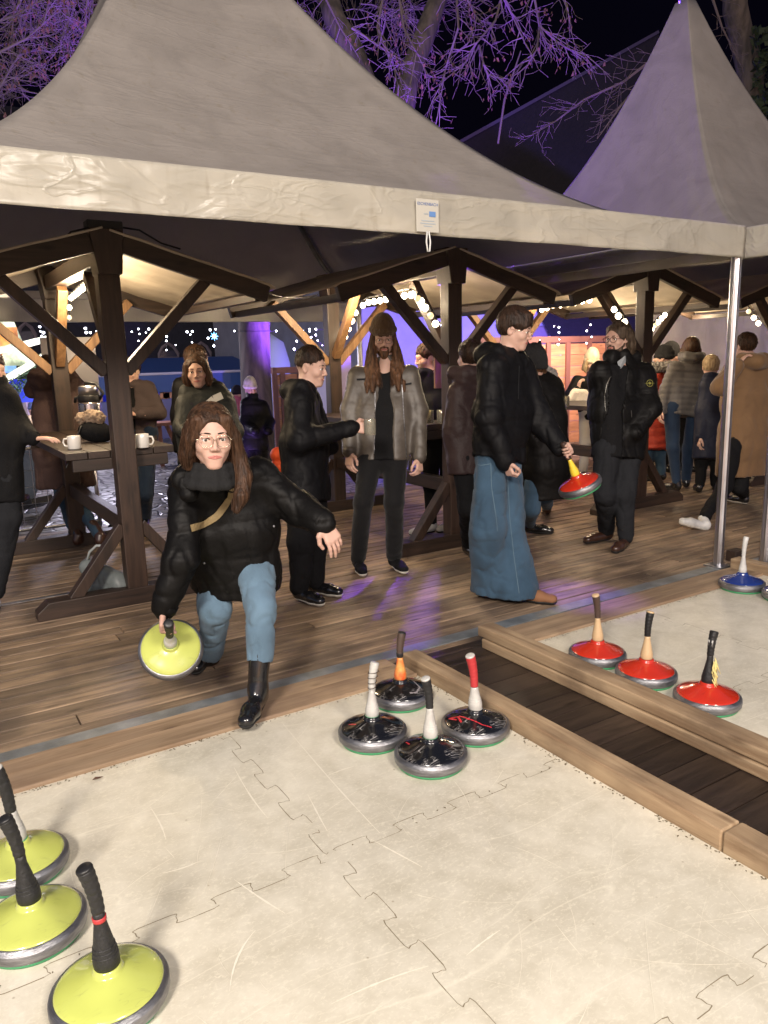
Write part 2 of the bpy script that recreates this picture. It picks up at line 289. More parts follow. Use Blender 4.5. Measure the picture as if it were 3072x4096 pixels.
def curve_mark(mb, P, w, z=.0216):
    P = np.array(P, float)
    t = np.linspace(0, 1, 14); C_ = [(1-u)**2*P[0]+2*u*(1-u)*P[1]+u*u*P[2] for u in t]
    for i in range(13):
        a, b = C_[i][:2], C_[i+1][:2]; e = nrm(b-a); m_ = np.array([-e[1], e[0]])*w*(.3+math.sin(math.pi*(i+.5)/13))*rng.uniform(.5, 1)
        mb.add([(*(a+m_), z), (*(a-m_), z), (*(b-m_), z), (*(b+m_), z)], [(0, 1, 2, 3)])
for pts in (((630, 350), (850, 620), (1090, 870)), ((835, 600), (900, 570), (975, 550)), ((500, 1330), (390, 1450), (378, 1620)), ((0, 745), (60, 830), (75, 900)), ((750, 690), (790, 770), (840, 860)), ((1050, 900), (1180, 970), (1290, 1030)), ((0, 785), (70, 785), (140, 770)), ((640, 1250), (520, 1180), (400, 1090)), ((860, 1680), (1100, 1560), (1320, 1500)), ((1500, 1450), (1580, 1380), (1659, 1330)), ((60, 1060), (160, 1040), (240, 1000)), ((400, 560), (470, 700), (560, 800))):
    curve_mark(mb, [G(8, *p, .02)[:2] for p in pts], .0026)
for i in range(240):
    x0, y0, a, l = rng.uniform(-1.2, 1.9), rng.uniform(.3, 2.8), rng.uniform(0, 6.28), rng.uniform(.06, .4)
    c_, s_ = math.cos(a)*l, math.sin(a)*l; b_ = rng.uniform(-.15, .15)
    if x0+c_ < 1.93 and y0+s_ < 2.82: curve_mark(mb, [(x0, y0), (x0+c_/2-s_*b_, y0+s_/2+c_*b_), (x0+c_, y0+s_)], rng.uniform(.0003, .0010))
for i in range(60):
    x0, y0, a, l = rng.uniform(2.7, 4.6), rng.uniform(.8, 2.8), rng.uniform(0, 6.28), rng.uniform(.06, .35)
    c_, s_ = math.cos(a)*l, math.sin(a)*l; b_ = rng.uniform(-.2, .2)
    if 2.62 < x0+c_ < 4.75 and y0+s_ < 2.82: curve_mark(mb, [(x0, y0), (x0+c_/2-s_*b_, y0+s_/2+c_*b_), (x0+c_, y0+s_)], rng.uniform(.001, .002))
tag(mb.build('ice_scratches', SCR), kind='structure')
mb = MB()   # grit along the kerbs
for i in range(1000):
    e = rng.choice(4, p=(.42, .33, .22, .03)); q = abs(rng.normal(0, .012))
    if e == 0: x, y = rng.uniform(-1.5, 1.95), 2.87-q
    elif e == 1: x, y = 1.958-q, rng.uniform(.2, 2.86)
    elif e == 2: x, y = rng.uniform(2.6, 4.7), 2.87-q
    else:
        b = rng.uniform(1, 1.95); x, y = (b, 1.915+rng.normal(0, .012)) if rng.rand() < .5 else (rng.uniform(-.4, .3), 1.915+rng.normal(0, .02))
    s_ = rng.uniform(.0008, .0035); a = rng.uniform(0, 3); c_, d_ = math.cos(a)*s_, math.sin(a)*s_
    mb.add([(x+c_*2, y+d_*2, .0208), (x-d_, y+c_, .0225), (x-c_*2, y-d_*2, .0208), (x+d_, y-c_, .0222)], [(0, 1, 2, 3)])
tag(mb.build('edge_grit', DIRT), kind='stuff', cat='grit', label='brown grit and needles gathered along the ice lane edges and seams')
for i_, (x, y, s_) in enumerate(((590, 172, .022), (352, 916, .009))[:1]):
    c = G(6, x, y, .022); mb = MB(); mb.add([c+[-s_, 0, 0], c+[-s_*.3, s_*.5, .004], c+[s_, s_*.1, .001], c+[s_*.2, -s_*.5, .005]], [(0, 3, 1), (1, 3, 2)]); tag(mb.build('dry_leaf', M('dead_leaf', (.12, .06, .04), .9), loc=tuple(c)), 'small dead leaf lying on the ice near the far edge board at the left', 'leaf')
# kerbs
def plank(name, lo, hi, mat, label, cat='timber', bevel=.006, group=None, n=None):
    mb = MB(); mb.box(lo, hi); o = mb.build(name, mat, bevel=bevel, loc=(lo[0], lo[1], lo[2])); return tag(o, label, cat, group)
plank('edge_board', (-4, 2.875, -.01), (1.955, 3.02, .036), KERBX, 'flat weathered board touching the far end of the left ice lane, under the black boot')
plank('edge_board', (-4, 3.028, -.01), (1.955, 3.17, .016), KERBX, 'flat board between the left lane edge board and the grey metal strip')
plank('lane_kerb', (1.965, 1.252, .0), (2.058, 3.03, .088), KERBY, 'long timber kerb along the right side of the left ice lane, behind the black stones')
plank('lane_kerb', (1.965, -1.2, .0), (2.058, 1.247, .0885), KERBY, 'near timber kerb piece butted to the long kerb at the right picture edge')
plank('lane_kerb', (2.47, -1.2, .0), (2.572, 3.02, .052), KERBY, 'dirty lower timber of the double kerb left of the red stones')
plank('lane_kerb', (2.476, -1.2, .056), (2.578, 3.06, .112), KERBY, 'clean upper timber of the double kerb left of the red stones')
plank('end_board', (2.585, 2.875, -.01), (4.79, 3.0, .036), KERBX, 'board at the far end of the right ice lane touching the white surface')
plank('end_board', (2.585, 3.006, -.01), (4.79, 3.13, .022), KERBX, 'far board of the right lane end, next to the metal strip')
plank('lane_kerb', (4.8, 1.5, .0), (4.9, 3.13, .085), KERBY, 'short timber kerb beside the blue stone, running from the aluminium pole')
plank('timber_block', (5.0, 3.22, .0), (5.12, 3.3, .08), DWX, 'small dark block standing between the two aluminium poles')
plank('metal_strip', (-6, 3.176, -.01), (4.79, 3.27, .005), GREYMET, 'long flat grey metal strip in the deck along both ice lanes', 'metal strip', .001)
plank('metal_strip', (5.0, 3.1, -.01), (12, 3.2, .004), GREYMET, 'grey metal strip beyond the right aluminium pole', 'metal strip', .001)
s0 = G(4, 30, 850); plank('metal_strip', (s0[0]-.6, s0[1]-.02, -.01), (s0[0]+.55, s0[1]+.02, .003), STEEL, 'short shiny metal strip in the deck beside the white sneaker at the left', 'metal strip', .001)
# ---------------- tents ----------------
def fabric(name, col, bump=.6, rough=.55, spec=.4, creases=((30, 1.1, 6), (-35, 1.3, 7), (80, 1.2, 4), (10, 2.6, 5)), wid=.03):
    m = bpy.data.materials.new(name); m.use_nodes = True; t = m.node_tree; b = t.nodes['Principled BSDF']; L = t.links.new; N = t.nodes.new
    tc = N('ShaderNodeTexCoord'); b.inputs['Roughness'].default_value = rough; b.inputs['Specular IOR Level'].default_value = spec
    n = N('ShaderNodeTexNoise'); n.inputs['Scale'].default_value = 2.5; n.inputs['Detail'].default_value = 7; n.inputs['Distortion'].default_value = 1.2; L(tc.outputs['Object'], n.inputs[0])
    cr = N('ShaderNodeValToRGB'); e = cr.color_ramp.elements; e[0].position = .3; e[0].color = (*[c*.8 for c in col], 1); e[1].position = .62; e[1].color = (*col, 1); L(n.outputs[0], cr.inputs[0])
    # grime streaks and pinched creases
    mp = N('ShaderNodeMapping'); mp.inputs['Scale'].default_value = (9, 9, 1.5); L(tc.outputs['Object'], mp.inputs[0]); g = N('ShaderNodeTexNoise'); g.inputs['Scale'].default_value = 3; g.inputs['Detail'].default_value = 5; L(mp.outputs[0], g.inputs[0])
    gr = N('ShaderNodeMapRange'); gr.inputs[1].default_value = .58; gr.inputs[2].default_value = .75; gr.inputs[4].default_value = .45; L(g.outputs[0], gr.inputs[0]); mi = N('ShaderNodeMix'); mi.data_type = 'RGBA'; L(gr.outputs[0], mi.inputs[0]); L(cr.outputs[0], mi.inputs[6]); mi.inputs[7].default_value = (.3, .26, .19, 1); L(mi.outputs[2], b.inputs['Base Color'])
    hgt = None
    for ang, sc, st in creases:
        m2 = N('ShaderNodeMapping'); m2.inputs['Rotation'].default_value = (math.radians(ang), math.radians(ang*.7), math.radians(ang)); m2.inputs['Scale'].default_value = (1/st**.5, st**.5, st**.5); L(tc.outputs['Object'], m2.inputs[0])
        q = N('ShaderNodeTexNoise'); q.inputs['Scale'].default_value = sc; q.inputs['Detail'].default_value = 3; q.inputs['Distortion'].default_value = .8; L(m2.outputs[0], q.inputs[0])
        s1 = N('ShaderNodeMath'); s1.operation = 'SUBTRACT'; s1.inputs[1].default_value = .5; L(q.outputs[0], s1.inputs[0]); ab = N('ShaderNodeMath'); ab.operation = 'ABSOLUTE'; L(s1.outputs[0], ab.inputs[0])
        rr = N('ShaderNodeMapRange'); rr.inputs[1].default_value = 0; rr.inputs[2].default_value = wid; rr.inputs[3].default_value = 1; rr.inputs[4].default_value = 0; rr.interpolation_type = 'SMOOTHSTEP'; L(ab.outputs[0], rr.inputs[0])
        if hgt is None: hgt = rr.outputs[0]
        else: a = N('ShaderNodeMath'); a.operation = 'ADD'; L(hgt, a.inputs[0]); L(rr.outputs[0], a.inputs[1]); hgt = a.outputs[0]
    a = N('ShaderNodeMath'); a.operation = 'MULTIPLY_ADD'; a.inputs[1].default_value = 2; L(n.outputs[0], a.inputs[0]); L(hgt, a.inputs[2])
    bp = N('ShaderNodeBump'); bp.inputs['Strength'].default_value = bump; bp.inputs['Distance'].default_value = .006; L(a.outputs[0], bp.inputs['Height']); L(bp.outputs[0], b.inputs['Normal'])
    tr = N('ShaderNodeBsdfTranslucent'); tr.inputs[0].default_value = (*[min(1, c*1.3) for c in col], 1); ms = N('ShaderNodeMixShader'); ms.inputs[0].default_value = .45; L(b.outputs[0], ms.inputs[1]); L(tr.outputs[0], ms.inputs[2]); L(ms.outputs[0], t.nodes['Material Output'].inputs['Surface']); return m
ROOF = fabric('tent_roof_fabric', (.43, .395, .36), .17, .55, .35); VAL = fabric('tent_valance_pvc', (.55, .52, .45), .36, .3, .5, ((20, 2.5, 3), (-50, 3, 3), (75, 4, 2)), .05); LINER = fabric('tent_sidewall', (.62, .6, .62), .6, .5)
PT = dict(A=2.683, p=1.905, sag=.679, dx=-.339, dy=.117)
def roof_h(u, v=0): return PT['A']*(1-u)**PT['p'] - PT['sag']*(1-v*v)*u*(1-u)*.5
def tent(cx, cy, hf, z0, label, open_sides, seed=0, extra=None, texts=False):
    t = empty('pagoda_tent', (cx-hf, cy-hf, 0), label, 'tent', 'white pagoda tents over the deck')
    V = []; Fc = []; NU, NV = 46, 44
    for s_ in range(4):
        a = s_*math.pi/2; c_, q_ = round(math.cos(a)), round(math.sin(a)); base = len(V)
        for i in range(NU+1):
            u = 1-(i/NU)**.9*.972
            for j in range(NV+1):
                v = -1+2*j/NV; lx, ly = v*hf*u, -hf*u
                w_ = noise.noise(Vector((lx*1.1+seed, ly*1.1+s_*5, u*2)))*.035*(1-u*.3)*min(1, (1-u)*8)*(1-abs(v)**6)
                w_ += abs(noise.noise(Vector(((lx+ly*.7)*2.4+seed, (ly-lx*.6)*.9, 3))))*.012*min(1, (1-u)*10)*u*(1-abs(v)**8)
                w_ += .05*noise.noise(Vector((v*11+s_*7, u*1.6+seed, 5)))*abs(v)**2.5*min(1, (1-u)*9)*u*(1-abs(v)**20)
                z = z0+roof_h(u, v)+w_
                V.append((cx+PT['dx']*(1-u)+lx*c_-ly*q_, cy+PT['dy']*(1-u)+lx*q_+ly*c_, z))
        for i in range(NU):
            for j in range(NV): p = base+i*(NV+1)+j; Fc.append((p, p+1, p+NV+2, p+NV+1))
    o = mesh_obj('canopy', V, Fc, ROOF, t, smooth=True); sm = o.modifiers.new('s', 'SOLIDIFY'); sm.thickness = .003; sm.offset = -1
    mb = MB(); mb.lathe((cx+PT['dx'], cy+PT['dy'], z0+roof_h(.02)-.1), [(.075, 0), (.06, .1), (.03, .2), (.02, .5)], 16); mb.build('peak_cap', ALU, t, True)
    cor = [(cx-hf, cy-hf), (cx+hf, cy-hf), (cx+hf, cy+hf), (cx-hf, cy+hf)]
    for s_ in range(4):
        (xa, ya), (xb, yb) = cor[s_], cor[(s_+1) % 4]; zl, zh = (1.96, 2.2) if s_ == 2 and extra else (z0-.195, z0+.004)
        V = []; Fc = []; n = 150; m = 14; out = nrm((yb-ya, -(xb-xa), 0))
        for i in range(n+1):
            f = i/n; x, y = xa+(xb-xa)*f, ya+(yb-ya)*f
            for j in range(m+1):
                g = j/m; z = zh+(zl-zh)*g
                w_ = .02+.006*g*math.sin(f*70+seed)+.016*g*noise.noise(Vector((x*2.6, y*2.6, g*1.5+seed)))+.006*noise.noise(Vector((x*7, y*7, z*9+seed)))
                e_ = 1.0 if 0 < i < n else 1.0
                V.append((x+out[0]*w_*e_, y+out[1]*w_*e_, z+(.006*noise.noise(Vector((x*1.7, y*1.7, seed))) if j == m else 0)))
        for i in range(n):
            for j in range(m): p = i*(m+1)+j; Fc.append((p, p+m+1, p+m+2, p+1))
        o = mesh_obj('valance', V, Fc, VAL, t, smooth=True); sm = o.modifiers.new('s', 'SOLIDIFY'); sm.thickness = .003
        mb = MB(); i_ = -.03; p0 = (xa-out[0]*.05, ya-out[1]*.05, z0-.1); p1 = (xb-out[0]*.05, yb-out[1]*.05, z0-.1); mb.beam(p0, p1, .05, .07); mb.build('frame_tube', ALU, t, bevel=.004)
        xa_, ya_ = cx+(xa-cx)*.985, cy+(ya-cy)*.985
        mb = MB(); P_ = [(cx+PT['dx']*(1-u)+(xa_-cx)*u, cy+PT['dy']*(1-u)+(ya_-cy)*u, z0+roof_h(u, 1)-.06) for u in np.linspace(1, .45, 9)]; mb.tube(P_, .022, 8); mb.build('hip_rafter', GREYMET, t, True)
    for k_, (x, y) in enumerate(cor):
        if k_ not in open_sides: continue
        x_, y_ = cx+(x-cx)*.992, cy+(y-cy)*.992; mb = MB()
        R_ = .028; pr = []
        for a in range(16):
            r_ = R_*(1 if a % 2 else .86); pr.append((math.cos(a*math.pi/8)*r_*1.25, math.sin(a*math.pi/8)*r_*1.25))
        V = [(x_+p[0], y_+p[1], z) for z in (0, z0-.05) for p in pr]; mb.add(V, [(a, (a+1) % 16, 16+(a+1) % 16, 16+a) for a in range(16)]+[tuple(range(15, -1, -1)), tuple(range(16, 32))])
        pole = mb.build('pole', ALU, t, bevel=.002); mb = MB(); mb.box((x_-.07, y_-.07, .0), (x_+.07, y_+.07, .012)); mb.build('foot_plate', STEEL, pole, bevel=.002)
    return t
TX, TY, TH = 2.345, 5.72, 2.5
t1 = tent(TX, TY, TH, 2.31, 'large pale pagoda tent with a maker label on its valance, filling the upper left', (1, 2, 3), 0, True)
PT = dict(A=2.811, p=2.62, sag=.155, dx=-.275, dy=.092)
t2 = tent(7.43, 5.45, 2.5, 2.31, 'second pale pagoda tent at the right edge with violet light on its left flank', (0,), 9)
# small maker label and rope loop on the first valance
PAPER = M('label_paper', (.42, .4, .35), .5); INKB = M('blue_ink', (.06, .12, .3), .6); INKF = M('faint_ink', (.3, .35, .4), .7)
def text_obj(body, size, loc, rot, mat, parent, name='lettering', ext=.0004, align='CENTER', depth=True):
    cu = bpy.data.curves.new(name, 'FONT'); cu.body = body; cu.size = size; cu.extrude = ext; cu.align_x = align; cu.align_y = 'CENTER'
    o = bpy.data.objects.new(name, cu); COL.objects.link(o); dg = bpy.context.evaluated_depsgraph_get(); me = bpy.data.meshes.new_from_object(o.evaluated_get(dg)); bpy.data.objects.remove(o)
    me.materials.clear(); me.materials.append(mat); o = bpy.data.objects.new(name, me); COL.objects.link(o); o.rotation_euler = rot; o.parent = parent; o.location = Vector(loc)-wloc(parent); return o
yl = TY-TH-.048; c0 = atY(0, 924, 466, yl)
lb = MB(); lb.box((c0[0]-.066, yl, c0[2]-.075), (c0[0]+.066, yl+.004, c0[2]+.075)); lo = lb.build('maker_label', PAPER, t1, bevel=.001)
rx = (math.radians(90), 0, 0)
text_obj('ESCHENBACH', .019, (c0[0], yl-.001, c0[2]+.052), rx, INKB, lo)
text_obj('zelte', .014, (c0[0]-.01, yl-.001, c0[2]+.008), rx, INKF, lo)
bb = MB(); bb.box((c0[0]+.008, yl-.0025, c0[2]-.004), (c0[0]+.045, yl-.0008, c0[2]+.02)); bb.build('logo_block', M('logo_blue', (.1, .2, .42), .6), lo)
for k_, w_ in enumerate((.075, .09, .05)):
    bb = MB(); bb.box((c0[0]-w_/2, yl-.0018, c0[2]-.026-.012*k_), (c0[0]+w_/2, yl-.0008, c0[2]-.022-.012*k_)); bb.build('print_line', INKF, lo)
rp = MB(); a_ = atY(0, 925, 500, yl-.01); b_ = atY(0, 926, 545, yl-.01)
rp.tube([a_+[-.006, 0, 0], a_*.5+b_*.5+[-.012, 0, 0], b_+[-.006, 0, .004], b_+[.006, 0, .004], a_*.5+b_*.5+[.010, -.002, 0], a_+[.004, 0, 0]], .004, 6); rp.build('rope_loop', WHITEP, t1, True)
# ---------------- shelter tables ----------------
def make_table(x, y, label):
    t = empty('shelter_table', (x, y, 0), label, 'standing table', 'roofed wooden standing tables on the deck'); LN = 1.95; rs = .29; HW = 1.03
    for k_, yy in enumerate((y, y+LN)):
        mb = MB(); mb.box((x-.065, yy-.055, .1), (x+.065, yy+.055, 2.2)); p = mb.build('post', DWZ, t, bevel=.006)
        mb = MB(); s_ = -1 if k_ == 0 else 1; yb = yy+s_*.06
        mb.add([(x-.065, yy-.09, 2.07), (x+.075, yy-.09, 2.07), (x+.1, yy-.09, 2.33), (x-.1, yy-.09, 2.33), (x-.065, yy+.09, 2.07), (x+.075, yy+.09, 2.07), (x+.1, yy+.09, 2.33), (x-.1, yy+.09, 2.33)], [(0, 1, 2, 3), (5, 4, 7, 6), (1, 5, 6, 2), (4, 0, 3, 7), (3, 2, 6, 7), (4, 5, 1, 0)]); mb.build('post_head', DWZ, t, bevel=.006)
        for sx in (-1, 1):
            ang = math.atan(rs); a = np.array((x+sx*.09, yy+(-.055 if k_ == 0 else .055), 2.325-rs*.09-.045)); b = np.array((x+sx*HW, a[1], 2.325-rs*HW-.045))
            mb = MB(); mb.beam(a, b, .05, .12); mb.build('rafter', DWX, t, bevel=.005)
            mb = MB(); mb.beam((x+sx*.06, yy+.0, 1.49), (x+sx*.62, yy+.0, 2.06), .07, .075, (0, 1, 0)); mb.build('brace', DWZ if k_ == 0 else TANLITW, t, bevel=.004)  # rear braces get the lighter wood: bulb light put into their colour
            mb = MB(); mb.beam((x+sx*.4, yy-.0, .08), (x+sx*.055, yy, .52), .07, .08, (0, 1, 0)); mb.build('foot_strut', DWZ, t, bevel=.004)
        mb = MB(); w_ = .62; yc = yy-.01
        mb.add([(x-w_, yc-.06, 0), (x+w_, yc-.06, 0), (x+w_, yc-.06, .05), (x+w_-.07, yc-.06, .11), (x-w_+.07, yc-.06, .11), (x-w_, yc-.06, .05)]+[(x-w_, yc+.06, 0), (x+w_, yc+.06, 0), (x+w_, yc+.06, .05), (x+w_-.07, yc+.06, .11), (x-w_+.07, yc+.06, .11), (x-w_, yc+.06, .05)],
               [(0, 1, 2, 3, 4, 5), (11, 10, 9, 8, 7, 6)]+[(i, (i+1) % 6+6-6, (i+1) % 6+6, i+6)[::-1] for i in range(6)]); mb.build('foot', DWX, t, bevel=.005)
        mb = MB(); mb.box((x-.3, yy+(.07 if k_ == 0 else -.11), .88), (x+.3, yy+(.11 if k_ == 0 else -.07), .955)); mb.build('table_bearer', DWX, t, bevel=.004)
        mb = MB(); mb.beam((x, yy+(.06 if k_ == 0 else -.06), 1.55), (x, yy+(.5 if k_ == 0 else -.5), 2.12), .07, .07, (1, 0, 0)); mb.build('long_brace', DWZ if k_ == 0 else TANLITW, t, bevel=.004)
    mb = MB(); mb.box((x-.055, y+.095, 2.14), (x+.055, y+LN-.095, 2.25)); mb.build('ridge_beam', DWY, t, bevel=.005)
    for sx in (-1, 1):
        mb = MB(); mb.box((x+sx*(HW-.06)-.02, y-.02, 1.93), (x+sx*(HW-.06)+.02, y+LN+.02, 1.985)); mb.build('eave_beam', DWY, t, bevel=.004)
        V = []; Fc = []; n, m = 24, 40
        for i in range(n+1):
            for j in range(m+1):
                f = i/n; g = j/m; xx = x+sx*(.02+(HW+.02)*f); yy = y-.1+(LN+.22)*g; z = 2.335-rs*abs(xx-x)-.012*math.sin(f*math.pi)*math.sin(g*math.pi*3)**2+.006*noise.noise(Vector((xx*6, yy*6, 1)))
                if i == n: z -= .012
                V.append((xx, yy, z))
        for i in range(n):
            for j in range(m): p_ = i*(m+1)+j; Fc.append((p_, p_+1, p_+m+2, p_+m+1))
        o = mesh_obj('roof_sheet', V, Fc, CANVAS, t, smooth=True); sm = o.modifiers.new('s', 'SOLIDIFY'); sm.thickness = .012; sm.offset = 1
    mb = MB()
    for k_ in range(5): mb.box((x-.34+.137*k_, y+.06 if k_ != 2 else y+.06, .957), (x-.34+.137*k_+.132, y+LN-.06, 1.003))
    mb.build('tabletop', DWY, t, bevel=.004)
    mb = MB(); mb.beam((x, y+.06, .5), (x, y+LN-.06, .5), .07, .11); mb.build('stretcher', DWY, t, bevel=.004)
    return t
def copy_tree(o, parent=None):
    c = o.copy(); COL.objects.link(c); c.parent = parent
    for ch in o.children: copy_tree(ch, c)
    return c
T1 = make_table(1.175, 5.0, 'roofed standing table at the left with a steel jug and mugs on its top')
for (x, y, lb_) in ((3.715, 4.9, 'roofed standing table behind the man in the brown beanie'), (6.1, 5.02, 'roofed standing table behind the bearded man, by the wooden kiosk'), (8.56, 5.05, 'roofed standing table at the right edge behind the aluminium poles')):
    c = copy_tree(T1); c.location = (x, y, 0); c['label'] = lb_
# light strings on the tables
def bulbstring(pts, r, label, offs=(), power=0, lights=()):
    t = empty('light_string', pts[0], label, 'string lights', 'bulb strings under the table roofs')
    mb = MB(); mb.tube([np.array(p)+[0, 0, r*1.9] for p in pts], .006, 6); mb.build('cable', WIRE, t)
    for i, p in enumerate(pts):
        off = i in offs; mb = MB(); mb.lathe(np.array(p)+[0, 0, -r], [(.002, 0), (r*.62, r*.25), (r*.95, r*.75), (r, r*1.1), (r*.8, r*1.6), (r*.45, r*2.0)], 14); b = mb.build('bulb', BULB_FAINT if off else BULB, t, True)
        mb = MB(); mb.lathe(np.array(p)+[0, 0, r], [(r*.5, 0), (r*.5, r*.9)], 10); mb.build('socket', BLACK, b)
    for p in lights: lamp('bulb_and_fill_glow', 'POINT', p, power, WARM, size=.06, parent=t)
    return t
r1 = [(418, 710), (418, 650), (428, 592), (443, 580), (458, 568), (473, 556), (488, 544), (503, 532), (518, 520), (532, 505)]
bulbstring([atY(1, *p, 6.78-.02*i if i < 3 else 6.7-(i-2)*.13) for i, p in enumerate(r1)], .02, 'warm bulb string up the rear post of the left shelter table', (0,), 45, [(1.19, 6.2, 2.0), (1.19, 5.5, 2.02)])
r2 = [(725, 675), (745, 628), (767, 580), (787, 530), (832, 485), (866, 468), (900, 463), (935, 458), (970, 450), (1030, 436), (1082, 427), (1122, 422), (1165, 446), (1182, 460), (1208, 500), (1240, 548), (1270, 597)]
bulbstring([atY(2, *p, 6.7 if i < 4 else (6.6-(i-4)*.2 if i < 12 else 5.0)) for i, p in enumerate(r2)], .026, 'warm bulb string under the roof above the man in the brown beanie', (12, 15), 42, [(3.55, 6.2, 1.98), (3.6, 5.5, 2.0)])
r3 = [(565, 290), (590, 282), (620, 272), (655, 268), (690, 265), (725, 258), (760, 248), (795, 243), (862, 225), (885, 255), (915, 288), (935, 320), (965, 350)]
bulbstring([atY(3, *p, 6.6-i*.17) for i, p in enumerate(r3)], .026, 'warm bulb string running behind the young man toward the bearded man', (2, 4), 32, [(5.9, 6.3, 1.95), (6.0, 5.6, 2.0)])
r4 = [(1160, 316), (1143, 332), (1127, 350), (1112, 366), (1096, 384), (1084, 402)]
bulbstring([atY(3, *p, 5.6) for p in r4], .026, 'short warm bulb string on the brace right of the bearded man', (3,), 22, [(6.9, 6.2, 1.7)])
r5 = [(1520, 248), (1540, 268), (1565, 298), (1590, 328), (1612, 355)]
bulbstring([atY(3, *p, 5.5) for p in r5], .028, 'warm bulb string on the brace at the right edge above the brown coat', (2,), 34, [(8.3, 6.0, 1.98), (9.3, 6.9, 1.9), (11.4, 6.3, 2.0)])  # last two glow points have no bulbs, added to brighten the tent sidewall
# ---------------- ice stocks ----------------
def paint(name, col, **k): return M(name, col, .22, 0, coat=1, bump=.03, bscale=8, **k)
YEL = paint('yellow_lacquer', (.5, .55, .13), var=.12, vscale=5); RED = paint('red_lacquer', (.55, .03, .012), var=.2, vscale=6); BLU = paint('blue_lacquer', (.012, .035, .2))
BLK = paint('black_lacquer', (.006, .006, .007)); 
def scuff(m, col, amt=.5, sc=1., w=.006):
    t = m.node_tree; b = t.nodes['Principled BSDF']; L = t.links.new; N = t.nodes.new; tc = N('ShaderNodeTexCoord'); src = b.inputs['Base Color'].links[0].from_socket if b.inputs['Base Color'].links else None; base = tuple(b.inputs['Base Color'].default_value)
    for i, (ang, st) in enumerate(((20, 8), (95, 10), (150, 7), (60, 9))):
        mp = N('ShaderNodeMapping'); mp.inputs['Rotation'].default_value = (0, 0, math.radians(ang)); mp.inputs['Scale'].default_value = (3.*sc, 3.*st*sc, 8); mp.inputs['Location'].default_value = (i*3.1, i*1.7, 0); L(tc.outputs['Object'], mp.inputs[0])
        q = N('ShaderNodeTexNoise'); q.inputs['Scale'].default_value = 2; q.inputs['Detail'].default_value = 2; L(mp.outputs[0], q.inputs[0]); s1 = N('ShaderNodeMath'); s1.operation = 'SUBTRACT'; s1.inputs[1].default_value = .5; L(q.outputs[0], s1.inputs[0]); ab = N('ShaderNodeMath'); ab.operation = 'ABSOLUTE'; L(s1.outputs[0], ab.inputs[0])
        mr = N('ShaderNodeMapRange'); mr.inputs[2].default_value = w; mr.inputs[3].default_value = amt; mr.inputs[4].default_value = 0; L(ab.outputs[0], mr.inputs[0]); g = N('ShaderNodeTexNoise'); g.inputs['Scale'].default_value = 14; L(tc.outputs['Object'], g.inputs[0]); gr = N('ShaderNodeMapRange'); gr.inputs[1].default_value = .5; gr.inputs[2].default_value = .58; L(g.outputs[0], gr.inputs[0]); mu = N('ShaderNodeMath'); mu.operation = 'MULTIPLY'; L(mr.outputs[0], mu.inputs[0]); L(gr.outputs[0], mu.inputs[1])
        mi = N('ShaderNodeMix'); mi.data_type = 'RGBA'; L(mu.outputs[0], mi.inputs[0]); mi.inputs[7].default_value = (*col, 1)
        if src: L(src, mi.inputs[6])
        else: mi.inputs[6].default_value = base
        src = mi.outputs[2]
    L(src, b.inputs['Base Color'])
scuff(BLK, (.45, .43, .42), .8, 1, .01); scuff(YEL, (.3, .32, .1), .5, .8, .006); scuff(RED, (.2, .02, .01), .5, .8)
REDP = M('red_smear', (.5, .03, .04), .4, coat=.5); GREYP = M('grey_smear', (.25, .23, .24), .4, coat=.5)
BEECH = M('beech_handle', (.62, .44, .25), .4, coat=.3, bump=.1, bscale=20, stretch=(1, 1, .2), var=.2, vscale=9); WHT = M('white_handle', (.56, .55, .52), .35, coat=.4, var=.25, vscale=18)
REDT = M('red_tape', (.45, .035, .04), .5, bump=.4, bscale=50); ORG = M('orange_handle', (.75, .09, .02), .3, coat=.5, col2=(.7, .42, .12), vscale=22); RAG = M('frayed_cloth', (.7, .6, .25), .9); DBR = M('dark_brown_grip', (.07, .045, .035), .5, bump=.2, bscale=40)
YHD = M('yellow_handle', (.75, .55, .04), .3, coat=.5); BLT = M('brown_leather_grip', (.05, .025, .018), .5)
